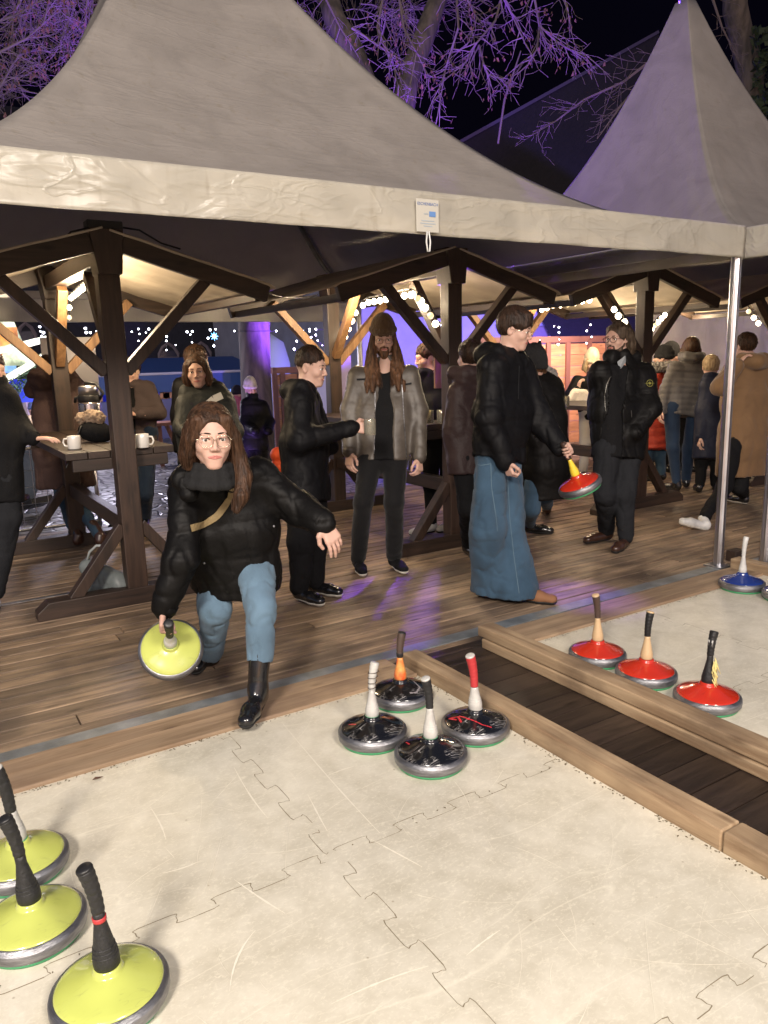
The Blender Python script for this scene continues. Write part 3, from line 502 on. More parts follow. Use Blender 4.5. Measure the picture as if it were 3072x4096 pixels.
def make_stock(loc, label, dome, base_m, grip_m, cap_m, height=.335, lean=(0, 0), axis=None, split=.55, ring=None, neck_m=None, group='ice stocks on the lanes', seedz=0, thick=1., extra=None, bend=.012):
    t = empty('ice_stock', loc, label, 'curling stock', group); c = np.array(loc, float); O = c*0
    def B(mb, name, mat, par=None, sm=True): o = mesh_obj(name, np.array(mb.v)+c, mb.f, mat, par or t, sm); return o
    mb = MB(); mb.lathe(O, [(.118, 0), (.127, .001), (.129, .008), (.128, .012)], 72); B(mb, 'running_sole', GREEN)
    mb = MB(); mb.lathe(O, [(.127, .0122), (.134, .014), (.1385, .019), (.14, .026), (.14, .042), (.1385, .047), (.136, .0485), (.1355, .0505), (.1335, .051), (.133, .053), (.131, .0535), (.1295, .0555), (.127, .056)], 96); o = B(mb, 'steel_ring', STEEL)
    o.data.polygons.foreach_set('use_smooth', [True]*len(o.data.polygons))
    mb = MB(); mb.lathe(O, [(.1272, .05), (.1268, .056), (.122, .0605), (.11, .066), (.095, .0715), (.078, .0775), (.062, .084), (.048, .0905), (.04, .0925), (.0375, .0935), (.035, .098), (.0335, .104), (.031, .108), (.024, .109)], 72); d = B(mb, 'dome', dome)
    hx, hy = lean; z0 = .106; L_ = height-z0; pts = []; rr = []
    def ax(f): return np.array([hx*f+bend*max(0, f-.55)**2*6*(1 if hx == 0 else np.sign(hx)), hy*f, z0+L_*f])
    fs = np.linspace(0, split, 12)
    def rad(f): return (.0275 if f < .05 else .0285-.001*f if f < .12 else .0262 if f < .15 else .0255-.0125*min(1, (f-.15)/.3))*thick
    mb = MB(); mb.tube([ax(f) for f in fs], [rad(f) for f in fs], 24); h = B(mb, 'handle', base_m)
    for q in (.13, .17, .21):   # turned grooves
        if q < split: mb = MB(); mb.tube([ax(q-.006), ax(q), ax(q+.006)], [rad(q)+.0002, rad(q)+.0016, rad(q)+.0002], 24); B(mb, 'turned_ring', base_m, h)
    fs = np.linspace(split, .985, 26); mb = MB()
    mb.tube([ax(f) for f in fs], [(rad(split)+.0012+.0045*((f-split)/(1-split))**1.5+.0007*math.sin(f*90+seedz))*1 for f in fs], 24); g = B(mb, 'grip', grip_m)
    e = ax(.985); dd = nrm(ax(.985)-ax(.95)); r_ = (rad(split)+.0012+.0045)*.97; mb = MB(); mb.tube([e, e+dd*.004, e+dd*.007, e+dd*.008], [r_, r_, r_*.85, r_*.3], 24); B(mb, 'grip_cap', cap_m, g)
    mb = MB(); mb.tube([ax(-.03), ax(.0), ax(.015)], [.0295, .029, .0278], 24); B(mb, 'collar', neck_m or GREEN, h)
    if ring: 
        f0, f1, mm = ring; mb = MB(); mb.tube([ax(f) for f in np.linspace(f0, f1, 4)], [(rad(min(f, split))+.0022+(.0045*max(0, (f-split)/(1-split))**1.5)) for f in np.linspace(f0, f1, 4)], 24); B(mb, 'tape_band', mm, h)
    if extra:
        for nm, mm, fn in extra: mb = MB(); fn(mb, ax, rad); B(mb, nm, mm, d if nm.startswith('paint') else g)
    if axis is not None: t.rotation_mode = 'QUATERNION'; t.rotation_quaternion = Vector((0, 0, 1)).rotation_difference(Vector(axis))
    return t
def dome_z(r):
    P_ = [(0.035, .098), (.04, .0925), (.048, .0905), (.062, .084), (.078, .0775), (.095, .0715), (.11, .066), (.122, .0605), (.127, .056)]; return float(np.interp(r, [p[0] for p in P_], [p[1] for p in P_]))
def smear(path, w):
    def fn(mb, ax, rad):
        pts = []; 
        for i in range(len(path)-1):
            for k_ in range(8): f = k_/8; pts.append(np.array(path[i])*(1-f)+np.array(path[i+1])*f)
        for i in range(len(pts)-1):
            a, b = pts[i], pts[i+1]; e = nrm(b-a); m_ = np.array([-e[1], e[0]])*w*(.4+.9*rng.rand()); m2 = np.array([-e[1], e[0]])*w*(.4+.9*rng.rand())
            Q = [a+m_, a-m_, b-m2, b+m2]; mb.add([(q[0], q[1], dome_z(np.hypot(*q))+.0012) for q in Q], [(0, 1, 2, 3)])
    return fn
def arc_hilite(): pass
def pol(r, a): return (r*math.cos(math.radians(a)), r*math.sin(math.radians(a)))
def rag(mb, ax, rad):
    for i in range(60):
        a = rng.uniform(-1.2, 1.2)-1.0; f0 = rng.uniform(.05, .5); p = ax(f0)+np.array([math.cos(a), math.sin(a), 0])*.026
        q = p+np.array([rng.normal(.004, .006), rng.normal(-.006, .004), -rng.uniform(.02, .05)]); mb.tube([p, (p+q)/2+rng.normal(0, .003, 3), q], [.0022, .003, .001], 4)
def fray(mb, ax, rad):
    for i in range(26):
        a = rng.uniform(0, 6.28); p = ax(.86)+np.array([math.cos(a), math.sin(a), 0])*.018; q = p+np.array([rng.normal(0, .004), rng.normal(0, .004), -rng.uniform(.015, .035)]); mb.tube([p, q], [.0012, .0006], 4)
def wire_wrap(mb, ax, rad):
    mb.tube([ax(.5+.4*i/30)+np.array([math.cos(i*.9), math.sin(i*.9), 0])*(.02+.004*math.sin(i*1.7)) for i in range(31)], .0016, 5)
zI = .0205
def g_(r, x, y): q = G(r, x, y, .045); return (q[0], q[1], zI)
make_stock(g_(0, 239, 2146), 'nearest yellow curling stock at the bottom left, black handle with a red band', YEL, TAPE, TAPE, BLACK, .378, (-.012, 0), ring=(.46, .50, REDT), thick=1.1)
make_stock(g_(0, 72, 2000), 'yellow stock with all black handle, middle one of three at the left edge', YEL, TAPE, TAPE, BLACK, .362, (-.018, .0), thick=1.08)
make_stock(g_(0, 45, 1865), 'farthest yellow stock at the left edge, clear handle base and white topped grip', YEL, WHT, TAPE, WHT, .355, (-.018, 0), split=.4)
make_stock((1.541, 2.188, zI), 'front black stock of the cluster of four, white handle with black grip', BLK, WHT, TAPE, WHT, .346, (-.004, 0), split=.5, extra=[('paint_smear', GREYP, smear([pol(.1, 60), pol(.11, 40), pol(.1, 30)], .004)), ('paint_smear', REDP, smear([pol(.08, 150), pol(.1, 130)], .003))])
make_stock((1.452, 2.467, zI), 'left black stock of the cluster, grey taped handle wound with wire', BLK, WHT, WHT, WHT, .325, (.006, 0), split=.5, extra=[('wire_wrap', DBR, wire_wrap), ('paint_smear', REDP, smear([pol(.07, 170), pol(.1, 150)], .003))])
make_stock((1.827, 2.274, zI), 'right black stock of the cluster with red grip and red paint mark', BLK, WHT, REDT, WHT, .341, (-.012, 0), split=.42, neck_m=WHT, extra=[('paint_smear', REDP, smear([pol(.085, 190), pol(.075, 160), pol(.11, 150), pol(.085, 175)], .0045)), ('paint_smear', REDP, smear([pol(.07, 160), pol(.06, 200), pol(.085, 250), pol(.11, 270)], .003))])
make_stock((1.742, 2.699, zI), 'rear black stock of the cluster near the kerb corner, orange handle', BLK, ORG, DBR, BLACK, .32, (0, 0), split=.48, ring=(.5, .58, TAPE), neck_m=BLACK, extra=[('paint_smear', REDP, smear([pol(.09, 35), pol(.1, 20), pol(.08, 25)], .009)), ('paint_smear', GREYP, smear([pol(.06, -20), pol(.09, -50), pol(.1, -80), pol(.09, -100)], .0045))])
make_stock((2.796, 2.512, zI), 'farthest red stock beside the double kerb, beech handle with long brown grip', RED, BEECH, DBR, BEECH, .345, (-.01, 0), split=.5, neck_m=BLACK)
make_stock((2.799, 2.217, zI), 'middle red stock, beech handle with straight black grip', RED, BEECH, BLACK, BEECH, .33, (0, 0), split=.5, neck_m=BLACK)
make_stock((2.801, 1.894, zI), 'nearest red stock with black handle and frayed yellow cloth', RED, TAPE, BLACK, BLACK, .328, (.008, 0), split=.55, neck_m=BLACK, extra=[('frayed_cloth', RAG, rag), ('frayed_cloth', WHT, fray)])
make_stock((4.417, 2.79, zI), 'blue stock with slim white handle near the aluminium poles', BLU, WHITEP, WHITEP, WHITEP, .335, (0, 0), split=.5, neck_m=BLU, thick=.85)
make_stock((4.43, 2.5, zI), 'second blue stock cut off by the right picture edge', BLU, WHITEP, WHITEP, WHITEP, .335, (0, 0), split=.5, neck_m=BLU, thick=.85)
# ---------------- implicit-surface modelling for bodies and clothes ----------------
def vnoise(P, seed=0):
    P = np.asarray(P)+seed*17.3; I = np.floor(P).astype(np.int64); f = P-I; f = f*f*(3-2*f); out = 0
    def h(a, b, c): n = (a*73856093 ^ b*19349663 ^ c*83492791) & 0x7fffffff; n = (n*1103515245+12345) & 0x7fffffff; n = (n ^ (n >> 13))*60493 & 0x7fffffff; return (n % 65536)/32768.-1
    for i in (0, 1):
        for j in (0, 1):
            for k in (0, 1):
                w = (f[:, 0] if i else 1-f[:, 0])*(f[:, 1] if j else 1-f[:, 1])*(f[:, 2] if k else 1-f[:, 2]); out = out+w*h(I[:, 0]+i, I[:, 1]+j, I[:, 2]+k)
    return out
def cap(a, b, ra, rb, k=.02, flat=None, op='+', cut=None):
    """tapered capsule a-b; flat=(dir, scale) squashes it along dir"""
    return dict(t='c', a=np.array(a, float), b=np.array(b, float), ra=ra, rb=rb, k=k, flat=flat, op=op)
def ell(c, r, k=.02, ax=None, op='+'): return dict(t='e', c=np.array(c, float), r=np.array(r, float), k=k, ax=ax, op=op)
def cut(p, n, k=.004, lo=None, hi=None): return dict(t='p', p=np.array(p, float), n=nrm(n), k=k, op='-', lo=lo, hi=hi)
def sdf_val(q, P):
    if q['t'] == 'c':
        a, b = q['a'], q['b']; d = P-a; ba = b-a
        if q['flat']:
            n, s = q['flat']; n = nrm(n); d = d+n*((d@n)*(1/s-1))[..., None]; ba = ba+n*((ba@n)*(1/s-1))
        L2 = max(1e-9, ba@ba); t = np.clip((d@ba)/L2, 0, 1); return np.linalg.norm(d-t[..., None]*ba, axis=-1)-(q['ra']+(q['rb']-q['ra'])*t)
    if q['t'] == 'e':
        d = P-q['c']
        if q['ax'] is not None: d = d@np.array(q['ax']).T
        r = q['r']; k0 = np.linalg.norm(d/r, axis=-1); k1 = np.linalg.norm(d/(r*r), axis=-1); return k0*(k0-1)/np.maximum(k1, 1e-6)
    return -((P-q['p'])@q['n'])
def bbox(q):
    if q['t'] == 'c': r = max(q['ra'], q['rb']); return np.minimum(q['a'], q['b'])-r, np.maximum(q['a'], q['b'])+r
    r = max(q['r']); return q['c']-r, q['c']+r
def snet(prims, h):
    adds = [bbox(q) for q in prims if q['op'] == '+']; lo = np.min([a for a, b in adds], 0)-3*h; hi = np.max([b for a, b in adds], 0)+3*h
    n = np.ceil((hi-lo)/h).astype(int)+1; D = np.full(n, .2, np.float32); ax = [lo[i]+h*np.arange(n[i]) for i in range(3)]
    for q in prims:
        if q['t'] == 'p':
            l_ = q['lo'] if q['lo'] is not None else lo; h_ = q['hi'] if q['hi'] is not None else hi
        else: l_, h_ = bbox(q)
        m = q['k']*1.5+2.5*h if q['t'] != 'p' else 0; s0 = np.clip(((l_-m-lo)/h).astype(int), 0, n); s1 = np.clip(((h_+m-lo)/h).astype(int)+2, 0, n)
        if (s1 <= s0).any(): continue
        sl = tuple(slice(a, b) for a, b in zip(s0, s1)); P = np.stack(np.meshgrid(*[ax[i][sl[i]] for i in range(3)], indexing='ij'), -1)
        v = sdf_val(q, P); d = D[sl]; k = max(q['k'], 1e-4)
        if q['op'] == '+': hh = np.maximum(k-np.abs(d-v), 0)/k; D[sl] = np.minimum(d, v)-hh*hh*k*.25
        else: v2 = -v; hh = np.maximum(k-np.abs(d-v2), 0)/k; D[sl] = np.maximum(d, v2)+hh*hh*k*.25
    ins = D < 0; C_ = np.zeros(np.array(D.shape)-1, np.int32); S = np.zeros((*C_.shape, 3), np.float32)
    A = D.shape
    for axis in range(3):
        for o1 in (0, 1):
            for o2 in (0, 1):
                oa = [0, 0, 0]; others = [i for i in range(3) if i != axis]; oa[others[0]] = o1; oa[others[1]] = o2; ob = list(oa); ob[axis] = 1
                sa = tuple(slice(oa[i], A[i]-1+oa[i]) for i in range(3)); sb = tuple(slice(ob[i], A[i]-1+ob[i]) for i in range(3))
                da, db = D[sa], D[sb]; x = (da < 0) != (db < 0); t = np.where(x, da/np.where(x, da-db, 1), 0); C_ += x
                for i in range(3): S[..., i] += x*oa[i]
                S[..., axis] += t
    act = C_ > 0; idx = np.full(C_.shape, -1, np.int64); idx[act] = np.arange(act.sum()); ijk = np.argwhere(act)
    V = lo+h*(ijk+S[act]/C_[act][:, None]); Fs = []
    for axis in range(3):
        u, w = [(1, 2), (2, 0), (0, 1)][axis]
        s0 = [slice(1, A[i]-1) for i in range(3)]; s0[axis] = slice(0, A[axis]-1); s1 = list(s0); s1[axis] = slice(1, A[axis])
        a, b = ins[tuple(s0)], ins[tuple(s1)]; e = np.argwhere(a != b)
        if not len(e): continue
        off = np.array([0 if i == axis else 1 for i in range(3)]); p = e+off; flip = b[tuple(e.T)]
        du = np.zeros(3, int); du[u] = 1; dw = np.zeros(3, int); dw[w] = 1
        q = np.stack([idx[tuple((p-du-dw).T)], idx[tuple((p-dw).T)], idx[tuple(p.T)], idx[tuple((p-du).T)]], 1)
        q[flip] = q[flip][:, ::-1]; Fs.append(q)
    Fc = np.concatenate(Fs) if Fs else np.zeros((0, 4), int)
    return V, Fc[(Fc >= 0).all(1)]
def vnormals(V, Fc):
    N = np.zeros_like(V); fn = np.cross(V[Fc[:, 2]]-V[Fc[:, 0]], V[Fc[:, 3]]-V[Fc[:, 1]])
    for i in range(4): np.add.at(N, Fc[:, i], fn)
    return N/np.maximum(np.linalg.norm(N, axis=1), 1e-9)[:, None]
def relax(V, Fc, it=2):
    for _ in range(it):
        S = np.zeros_like(V); c = np.zeros(len(V))
        for i in range(4): np.add.at(S, Fc[:, i], V[Fc[:, (i+1) % 4]]+V[Fc[:, (i+3) % 4]]); np.add.at(c, Fc[:, i], 2)
        V = V*.5+.5*S/np.maximum(c, 1)[:, None]
    return V
def sdf_obj(name, prims, h, mat, parent, disp=None, it=1, loc=None):
    V, Fc = snet(prims, h); V = relax(V, Fc, it)
    if disp: V = V+vnormals(V, Fc)*disp(V)[:, None]
    return mesh_obj(name, V, Fc, mat, parent, smooth=True, loc=loc)
def folds(amp=.007, sc=7, quilt=0, qa=.008, seed=0, z0=0, stretch=(1, 1, .55)):
    def fn(V):
        q = V*np.array(stretch)*sc; a = vnoise(q, seed); b = vnoise(q*2.1, seed+3); c = np.abs(vnoise(q*1.3+b[:, None]*.4, seed+5))
        e = np.abs(vnoise(V*np.array([5, 5, 15])+a[:, None]*.6, seed+9)); d = amp*(a*.7+b*.35-1.7*np.maximum(0, .3-c)-1.3*np.maximum(0, .22-e))
        if quilt:
            w = V[:, 2]+.02*vnoise(V*3, seed+8); s = np.abs(np.sin(math.pi*(w-z0)/quilt)); d = d+qa*(np.sqrt(s)-.75)
        return d
    return fn
# ---------------- heads ----------------
EYEW = M('eye_white', (.7, .68, .65), .2); IRIS = M('iris_dark', (.035, .02, .012), .12, coat=1); MOUTH = M('lips', (.4, .14, .12), .45); TEETH = M('teeth', (.7, .66, .58), .3)
class HF:
    def __init__(s, c, yaw, pitch=0, roll=0, sc=1.):
        f = face_dir(yaw); r = nrm(np.cross(f, UP)); p = math.radians(pitch); f2 = f*math.cos(p)-UP*math.sin(p); u = np.cross(r, f2); g = math.radians(roll)
        s.r = r*math.cos(g)+u*math.sin(g); s.u = -r*math.sin(g)+u*math.cos(g); s.f = f2; s.c = np.array(c, float); s.s = sc
    def w(s, x, y, z): return s.c+s.s*(s.r*x+s.f*y+s.u*z)
    def d(s, x, y, z): return s.r*x+s.f*y+s.u*z
    def ax(s): return np.array([s.r, s.f, s.u])
    def C(s, a, b, ra, rb, k=.012, op='+', flat=None): return cap(s.w(*a), s.w(*b), ra*s.s, rb*s.s, k, flat, op)
    def E(s, c, r, k=.012, op='+'): return ell(s.w(*c), np.array(r)*s.s, k, s.ax(), op)
def head_prims(h, fem=False, ears=True):
    P = [h.E((0, -.016, .03), (.074, .096, .086)), h.E((0, .016, -.022), (.06, .07, .085), .03), h.C((-.045, .0, -.05), (-.014, .062, -.096), .019, .014, .03), h.C((.045, .0, -.05), (.014, .062, -.096), .019, .014, .03),
         h.E((0, .068, -.1), (.018 if fem else .022, .018, .014), .02), h.C((-.034, .073, .021), (.034, .073, .021), .011, .011, .02),
         h.E((-.038, .056, -.03), (.024, .026, .022), .025), h.E((.038, .056, -.03), (.024, .026, .022), .025),
         h.E((-.031, .098, .0), (.015, .013, .010), .014, '-'), h.E((.031, .098, .0), (.015, .013, .010), .014, '-'),
         h.C((0, .084, .012), (0, .105, -.03), .006, .0095, .012), h.E((-.012, .097, -.035), (.0075, .01, .007), .008), h.E((.012, .097, -.035), (.0075, .01, .007), .008),
         h.E((0, .072, -.065), (.035, .0185, .024), .02),
         h.E((-.031, .079, .0075), (.015, .009, .005), .005), h.E((.031, .079, .0075), (.015, .009, .005), .005), h.E((-.031, .078, -.0085), (.014, .007, .004), .006), h.E((.031, .078, -.0085), (.014, .007, .004), .006)]
    if ears:
        for s in (-1, 1): P += [h.E((s*.076, -.012, -.008), (.009, .019, .031), .01), h.E((s*.082, -.006, -.006), (.005, .01, .018), .005, '-')]
    return P
def neck_prims(h, nb, r=.052): return [cap(h.w(0, -.025, -.06), nb, r*.98, r*1.12, .03)]
def head_parts(h, root, brow, body, smile=False, closed=False, mouth_open=False):
    for s in (-1, 1):
        if not closed:
            mb = MB(); mb.sphere(h.w(s*.031, .0745, 0), .0118*h.s, 16); e = mb.build('eye', EYEW, root, True)
            mb = MB(); q = h.w(s*.031+.0, .0835, -.0005); mb.sphere(q, .0061*h.s, 10); mb.build('iris', IRIS, e, True)
        mb = MB(); mb.tube([h.w(s*(.017+.0065*i), .0885-.0016*i*i*.6, [.0025, .0062, .007, .005, .001][i]) for i in range(5)], .0019*h.s, 5); mb.build('eyelashes', brow, root, True)
        mb = MB(); mb.tube([h.w(s*(.013+.0095*i), .0895-.0011*i*i, [.0225, .0245, .0252, .0238, .0185][i]) for i in range(5)], [.0022, .0031, .003, .0024, .001], 6); mb.build('eyebrow', brow, root, True)
    lp = [h.C((-.0235, .0875, -.0648), (-.004, .091, -.0612), .0026, .0038, .003), h.C((.0235, .0875, -.0648), (.004, .091, -.0612), .0026, .0038, .003), h.C((-.021, .0875, -.0672), (-.003, .0903, -.0692), .0026, .0042, .003), h.C((.021, .0875, -.0672), (.003, .0903, -.0692), .0026, .0042, .003)]
    sdf_obj('lips', lp, .0016, MOUTH, root, it=1)
    if mouth_open or smile:
        mb = MB(); mb.sphere(h.w(0, .0905, -.0655), np.array([.012, .007, .003]), 10); mb.build('mouth', TEETH if smile else IRIS, root, True)
def glasses(h, root, mat, R=.022, th=.0011, square=False):
    g = MB(); y = .104
    for s in (-1, 1):
        pts = []
        for i in range(25):
            a = 2*math.pi*i/24; cx_, sz_ = math.cos(a), math.sin(a)
            if square: cx_, sz_ = np.sign(cx_)*abs(cx_)**.75, np.sign(sz_)*abs(sz_)**.75
            pts.append(h.w(s*.0315+R*1.12*cx_, y-.35*abs(s*.0315+R*cx_)**1.6, -.003+R*.88*sz_))
        g.tube(pts, th, 6, False)
        g.tube([h.w(s*.056, y-.006, .002), h.w(s*.073, .09, .003), h.w(s*.079, .03, .002), h.w(s*.08, -.012, -.002)], th*.9, 5)
    g.tube([h.w(-.008, y, .002), h.w(0, y+.004, .005), h.w(.008, y, .002)], th, 5); g.build('glasses', mat, root, True)
def hairmat(name, col, hi): 
    return M(name, hi, .5, 0, bump=.9, bscale=110, stretch=(1, 1, .12), col2=col, vscale=60, detail=3, spec=.22)
HB = hairmat('dark_brown_hair', (.012, .007, .005), (.04, .02, .012)); HM = hairmat('brown_hair', (.018, .009, .005), (.075, .037, .02)); HG = hairmat('auburn_hair', (.04, .02, .011), (.14, .068, .034)); HS = hairmat('light_brown_grey_hair', (.025, .016, .01), (.1, .07, .048)); HBL = hairmat('blonde_hair', (.25, .17, .09), (.5, .38, .24)); BEARD = hairmat('beard_hair', (.035, .022, .015), (.11, .075, .055))
BKNIT = M('black_knit', (.01, .01, .012), .95, bump=.6, bscale=90)
def knit(name, col): return M(name, col, .95, bump=.9, bscale=55, stretch=(1, 1, .35), var=.3, vscale=40, sheen=.3)
def short_hair(h, root, mat, thick=.012, front=.075, low=-.045, fringe=False, top=.0, sides=True):
    P = [h.E((0, -.02, .034+top*.4), (.076+thick*.8, .097+thick, .086+thick+top), .01)]
    P += [h.E((0, .12, -.035), (.12, .075, .093 if not fringe else .088), .012, '-'), cut(h.w(0, 0, low), -h.u, .01)]
    for s in (-1, 1): P.append(h.E((s*.088, .01, -.02), (.022, .036, .04), .01, '-')); P.append(h.E((s*.09, .06, -.02), (.03, .05, .055), .01, '-'))
    if fringe:
        for x, dz in ((-.05, -.006), (-.034, .006), (-.016, .014), (.016, .014), (.034, .006), (.052, -.006)): P.append(h.C((x*.5, .06, .095), (x*1.08, .088-abs(x)*.35, .034+dz*.8), .02, .008, .016))
    def d(V): q = (V-h.c)@h.ax().T; return .0022*vnoise(q*np.array([130, 60, 60]), 2)+.0028*vnoise(q*np.array([45, 18, 18]), 4)
    o = sdf_obj('hair', P, .0042, mat, root, d, 1); me = o.data; w_ = np.array(wloc(o)); mb = MB(); n_ = len(me.vertices)
    for i in rng.randint(0, n_, 420):   # short loose strands combed forward and down
        v = me.vertices[int(i)]; p = np.array(v.co)+w_; nn = np.array(v.normal); q = (p-h.c)@h.ax().T; t = h.f*.5*(q[2] > .03)-h.u*(.9 if q[2] < .08 else .25)+h.r*np.sign(q[0])*.25+rng.normal(0, .2, 3); t = nrm(t-nn*(t@nn)); l_ = rng.uniform(.012, .026); mb.tube([p-t*.004, p+t*l_*.5+nn*.0022, p+t*l_+nn*.0008], [.001, .0011, .0004], 4, False)
    mb.build('hair_strands', mat, o, True); return o
def strands(h, parent, mat, locks, n, nc=0, ct=.012, r=.0011):
    mb = MB()
    for L_ in locks:
        for k in range(n):
            a = rng.uniform(0, 6.283); f = rng.uniform(.97, 1.1); dx, dy = rng.normal(0, .003, 2); pts = []
            for i, p in enumerate(L_): g = i/(len(L_)-1); pts.append(h.w(p[0]+math.cos(a)*p[3]*f+dx*g*2, p[1]+math.sin(a)*p[3]*f+dy*g*2, p[2]))
            e = pts[-1]+(pts[-1]-pts[-2])*rng.uniform(-.1, .35); P_ = []
            for i in range(len(pts)-1):
                for t in (0, .5): P_.append(pts[i]*(1-t)+pts[i+1]*t)
            P_ += [pts[-1], e]; mb.tube(P_, [r]*(len(P_)-2)+[r*.8, r*.3], 4, False)
    for k in range(nc):
        s = 1 if k % 2 else -1; y0 = rng.uniform(-.1, .062); q = math.sqrt(max(.05, 1-((y0+.022)/(.1+ct))**2)); a1 = rng.uniform(1.5, 1.95) if y0 < .03 else rng.uniform(1.2, 1.5)
        mb.tube([h.w(s*(.0785+ct*.85)*q*math.sin(a)*1.005, y0-.012*a+rng.normal(0, .0006), .032+(.0865+ct)*q*math.cos(a)*1.005) for a in np.linspace(.06, a1, 9)], r, 4, False)
    mb.build('hair_strands', mat, parent, True)
def long_hair(h, root, mat, locks, cap_t=.014, part=True, face=.082, res=.0045):
    P = [h.E((0, -.022, .032), (.077+cap_t*.8, .098+cap_t, .085+cap_t), .01), h.E((0, .118, -.02), (face*.86, .074, .106), .012, '-'), cut(h.w(0, 0, -.06), -h.u, .02)]
    if part: P.append(h.C((0, -.02, .14), (0, .11, .115), .004, .004, .012, '-'))
    for L_ in locks:
        for i in range(len(L_)-1):
            a, b = L_[i], L_[i+1]; P.append(h.C(a[:3], b[:3], a[3], b[3], .012))
    def d(V): q = (V-h.c)@h.ax().T; return .0018*vnoise(q*np.array([110, 110, 14]), 2)+.0025*vnoise(q*np.array([40, 40, 7]), 4)
    o = sdf_obj('hair', P, res, mat, root, d, 1)
    if res < .005: strands(h, o, mat, locks, 34, 150 if part else 0, cap_t)
    return o
def beanie(h, root, mat, tall=.1, z=.028, fold=True, r=.012, tilt=.0, name='beanie'):
    P = [h.E((0, -.018, .045), (.078+r, .1+r, .05+tall), .01), cut(h.w(0, 0, z-.02), -h.u+h.f*tilt, .004)]
    if fold: 
        for a in range(20):
            g = 2*math.pi*a/20; g2 = 2*math.pi*(a+1)/20; P.append(h.C(((.078+r)*math.sin(g), -.018+(.1+r)*math.cos(g), z+.012+tilt*.1*math.cos(g)), ((.078+r)*math.sin(g2), -.018+(.1+r)*math.cos(g2), z+.012+tilt*.1*math.cos(g2)), .016, .016, .008, '+', (h.r*math.sin(g)+h.f*math.cos(g), .5)))
    def d(V): q = (V-h.c)@h.ax().T; a = np.arctan2(q[:, 0], q[:, 1]); return .0016*np.sin(a*46)+.0015*vnoise(q*40, 1)
    return sdf_obj(name, P, .0042, mat, root, d, 1)
# ---------------- hands ----------------
def hand_prims(w, d, n, side, curl=(20, 30, 20), thumb=30, k=.006, sc=1., spread=3):
    """w wrist, d along the fingers, n palm normal (the way the palm faces), side = +-1: thumb on d x n * side"""
    d = nrm(d); n = nrm(np.array(n)-d*(np.array(n)@d)); s = np.cross(d, n)*side; w = np.array(w, float); P = []
    P.append(cap(w-d*.03, w+d*.01, .025*sc, .026*sc, .01, (n, .72)))
    offs = (.029, .0095, -.01, -.028); Ls = (.072, .08, .074, .058); mr = .0125
    for i, o in enumerate(offs):
        a = w+d*.012*sc+s*o*.6*sc; m = w+d*(.084-.004*abs(i-1))*sc+s*o*sc; P.append(cap(a, m, .0145*sc, mr*sc, .012, (n, .85)))
        L_ = Ls[i]*sc; p = m; an = 0; g = math.radians(spread*(1.5-i)); dd = d*math.cos(g)+s*math.sin(g)
        for q, (fr, c) in enumerate(zip((.45, .3, .25), curl)):
            an += math.radians(c+(i-1)*2); e = p+(dd*math.cos(an)+n*math.sin(an))*L_*fr; r0, r1 = (.0092, .0084, .0076, .0066)[q]*sc, (.0092, .0084, .0076, .0066)[q+1]*sc
            if i == 3: r0 *= .87; r1 *= .87
            P.append(cap(p, e, r0, r1, .003)); p = e
    t0 = w+d*.018*sc+s*.02*sc; th = math.radians(thumb); t1 = t0+(d*.55+s*.75+n*.35*math.sin(th))*.042*sc; t2 = t1+nrm(d*.85+s*(.35-.5*math.sin(th))+n*(.2+.7*math.sin(th)))*.034*sc; t3 = t2+nrm(d*.9+s*(-.1-.6*math.sin(th))+n*(.2+.6*math.sin(th)))*.026*sc
    P += [cap(t0, t1, .0175*sc, .0125*sc, .012), cap(t1, t2, .0112*sc, .0098*sc, .003), cap(t2, t3, .0098*sc, .008*sc, .003)]
    return P
def merged(name, groups, mat, parent):
    Vs, Fs, n = [], [], 0
    for P, h in groups:
        V, Fc = snet(P, h); V = relax(V, Fc, 1); Vs.append(V); Fs.append(Fc+n); n += len(V)
    return mesh_obj(name, np.concatenate(Vs), np.concatenate(Fs), mat, parent, smooth=True)
# ---------------- clothes ----------------
from mathutils.bvhtree import BVHTree
def on_surf(o, pts, r, off=.004):
    w = wloc(o); me = o.data; T = BVHTree.FromPolygons([v.co+w for v in me.vertices], [tuple(p.vertices) for p in me.polygons]); out = []
    for (x, y) in pts:
        d = ray(r, x, y); hit = T.ray_cast(Vector(CO), Vector(nrm(d)))
        if hit[0] is not None: out.append((np.array(hit[0])-nrm(d)*off, np.array(hit[1])))
    return out
def ribbon(o, pts, r, w, name, mat, parent, off=.004, th=.003, n=24):
    P_ = []
    for i in range(len(pts)-1):
        k = max(2, int(n/(len(pts)-1)))
        for j in range(k): f = j/k; P_.append((pts[i][0]*(1-f)+pts[i+1][0]*f, pts[i][1]*(1-f)+pts[i+1][1]*f))
    P_.append(pts[-1]); H_ = on_surf(o, P_, r, off)
    if len(H_) < 3: return None
    C_ = [h_[0] for h_ in H_]; C_ = [C_[0]]+[(C_[i-1]+C_[i]*2+C_[i+1])/4 for i in range(1, len(C_)-1)]+[C_[-1]]; V = []; Fc = []
    for i, c in enumerate(C_):
        t = nrm(C_[min(i+1, len(C_)-1)]-C_[max(i-1, 0)]); nn = H_[i][1]; nn = nn if nn@(CO-c) > 0 else -nn; s = nrm(np.cross(t, nn)); nn = np.cross(s, t)
        V += [c+s*w/2, c-s*w/2, c-s*w/2+nn*th, c+s*w/2+nn*th]
    for i in range(len(C_)-1):
        a = i*4; b = a+4; Fc += [(a+3, b+3, b+2, a+2), (a, a+1, b+1, b), (a+1, a+2, b+2, b+1), (a, b, b+3, a+3)]
    return mesh_obj(name, V, Fc, mat, parent)
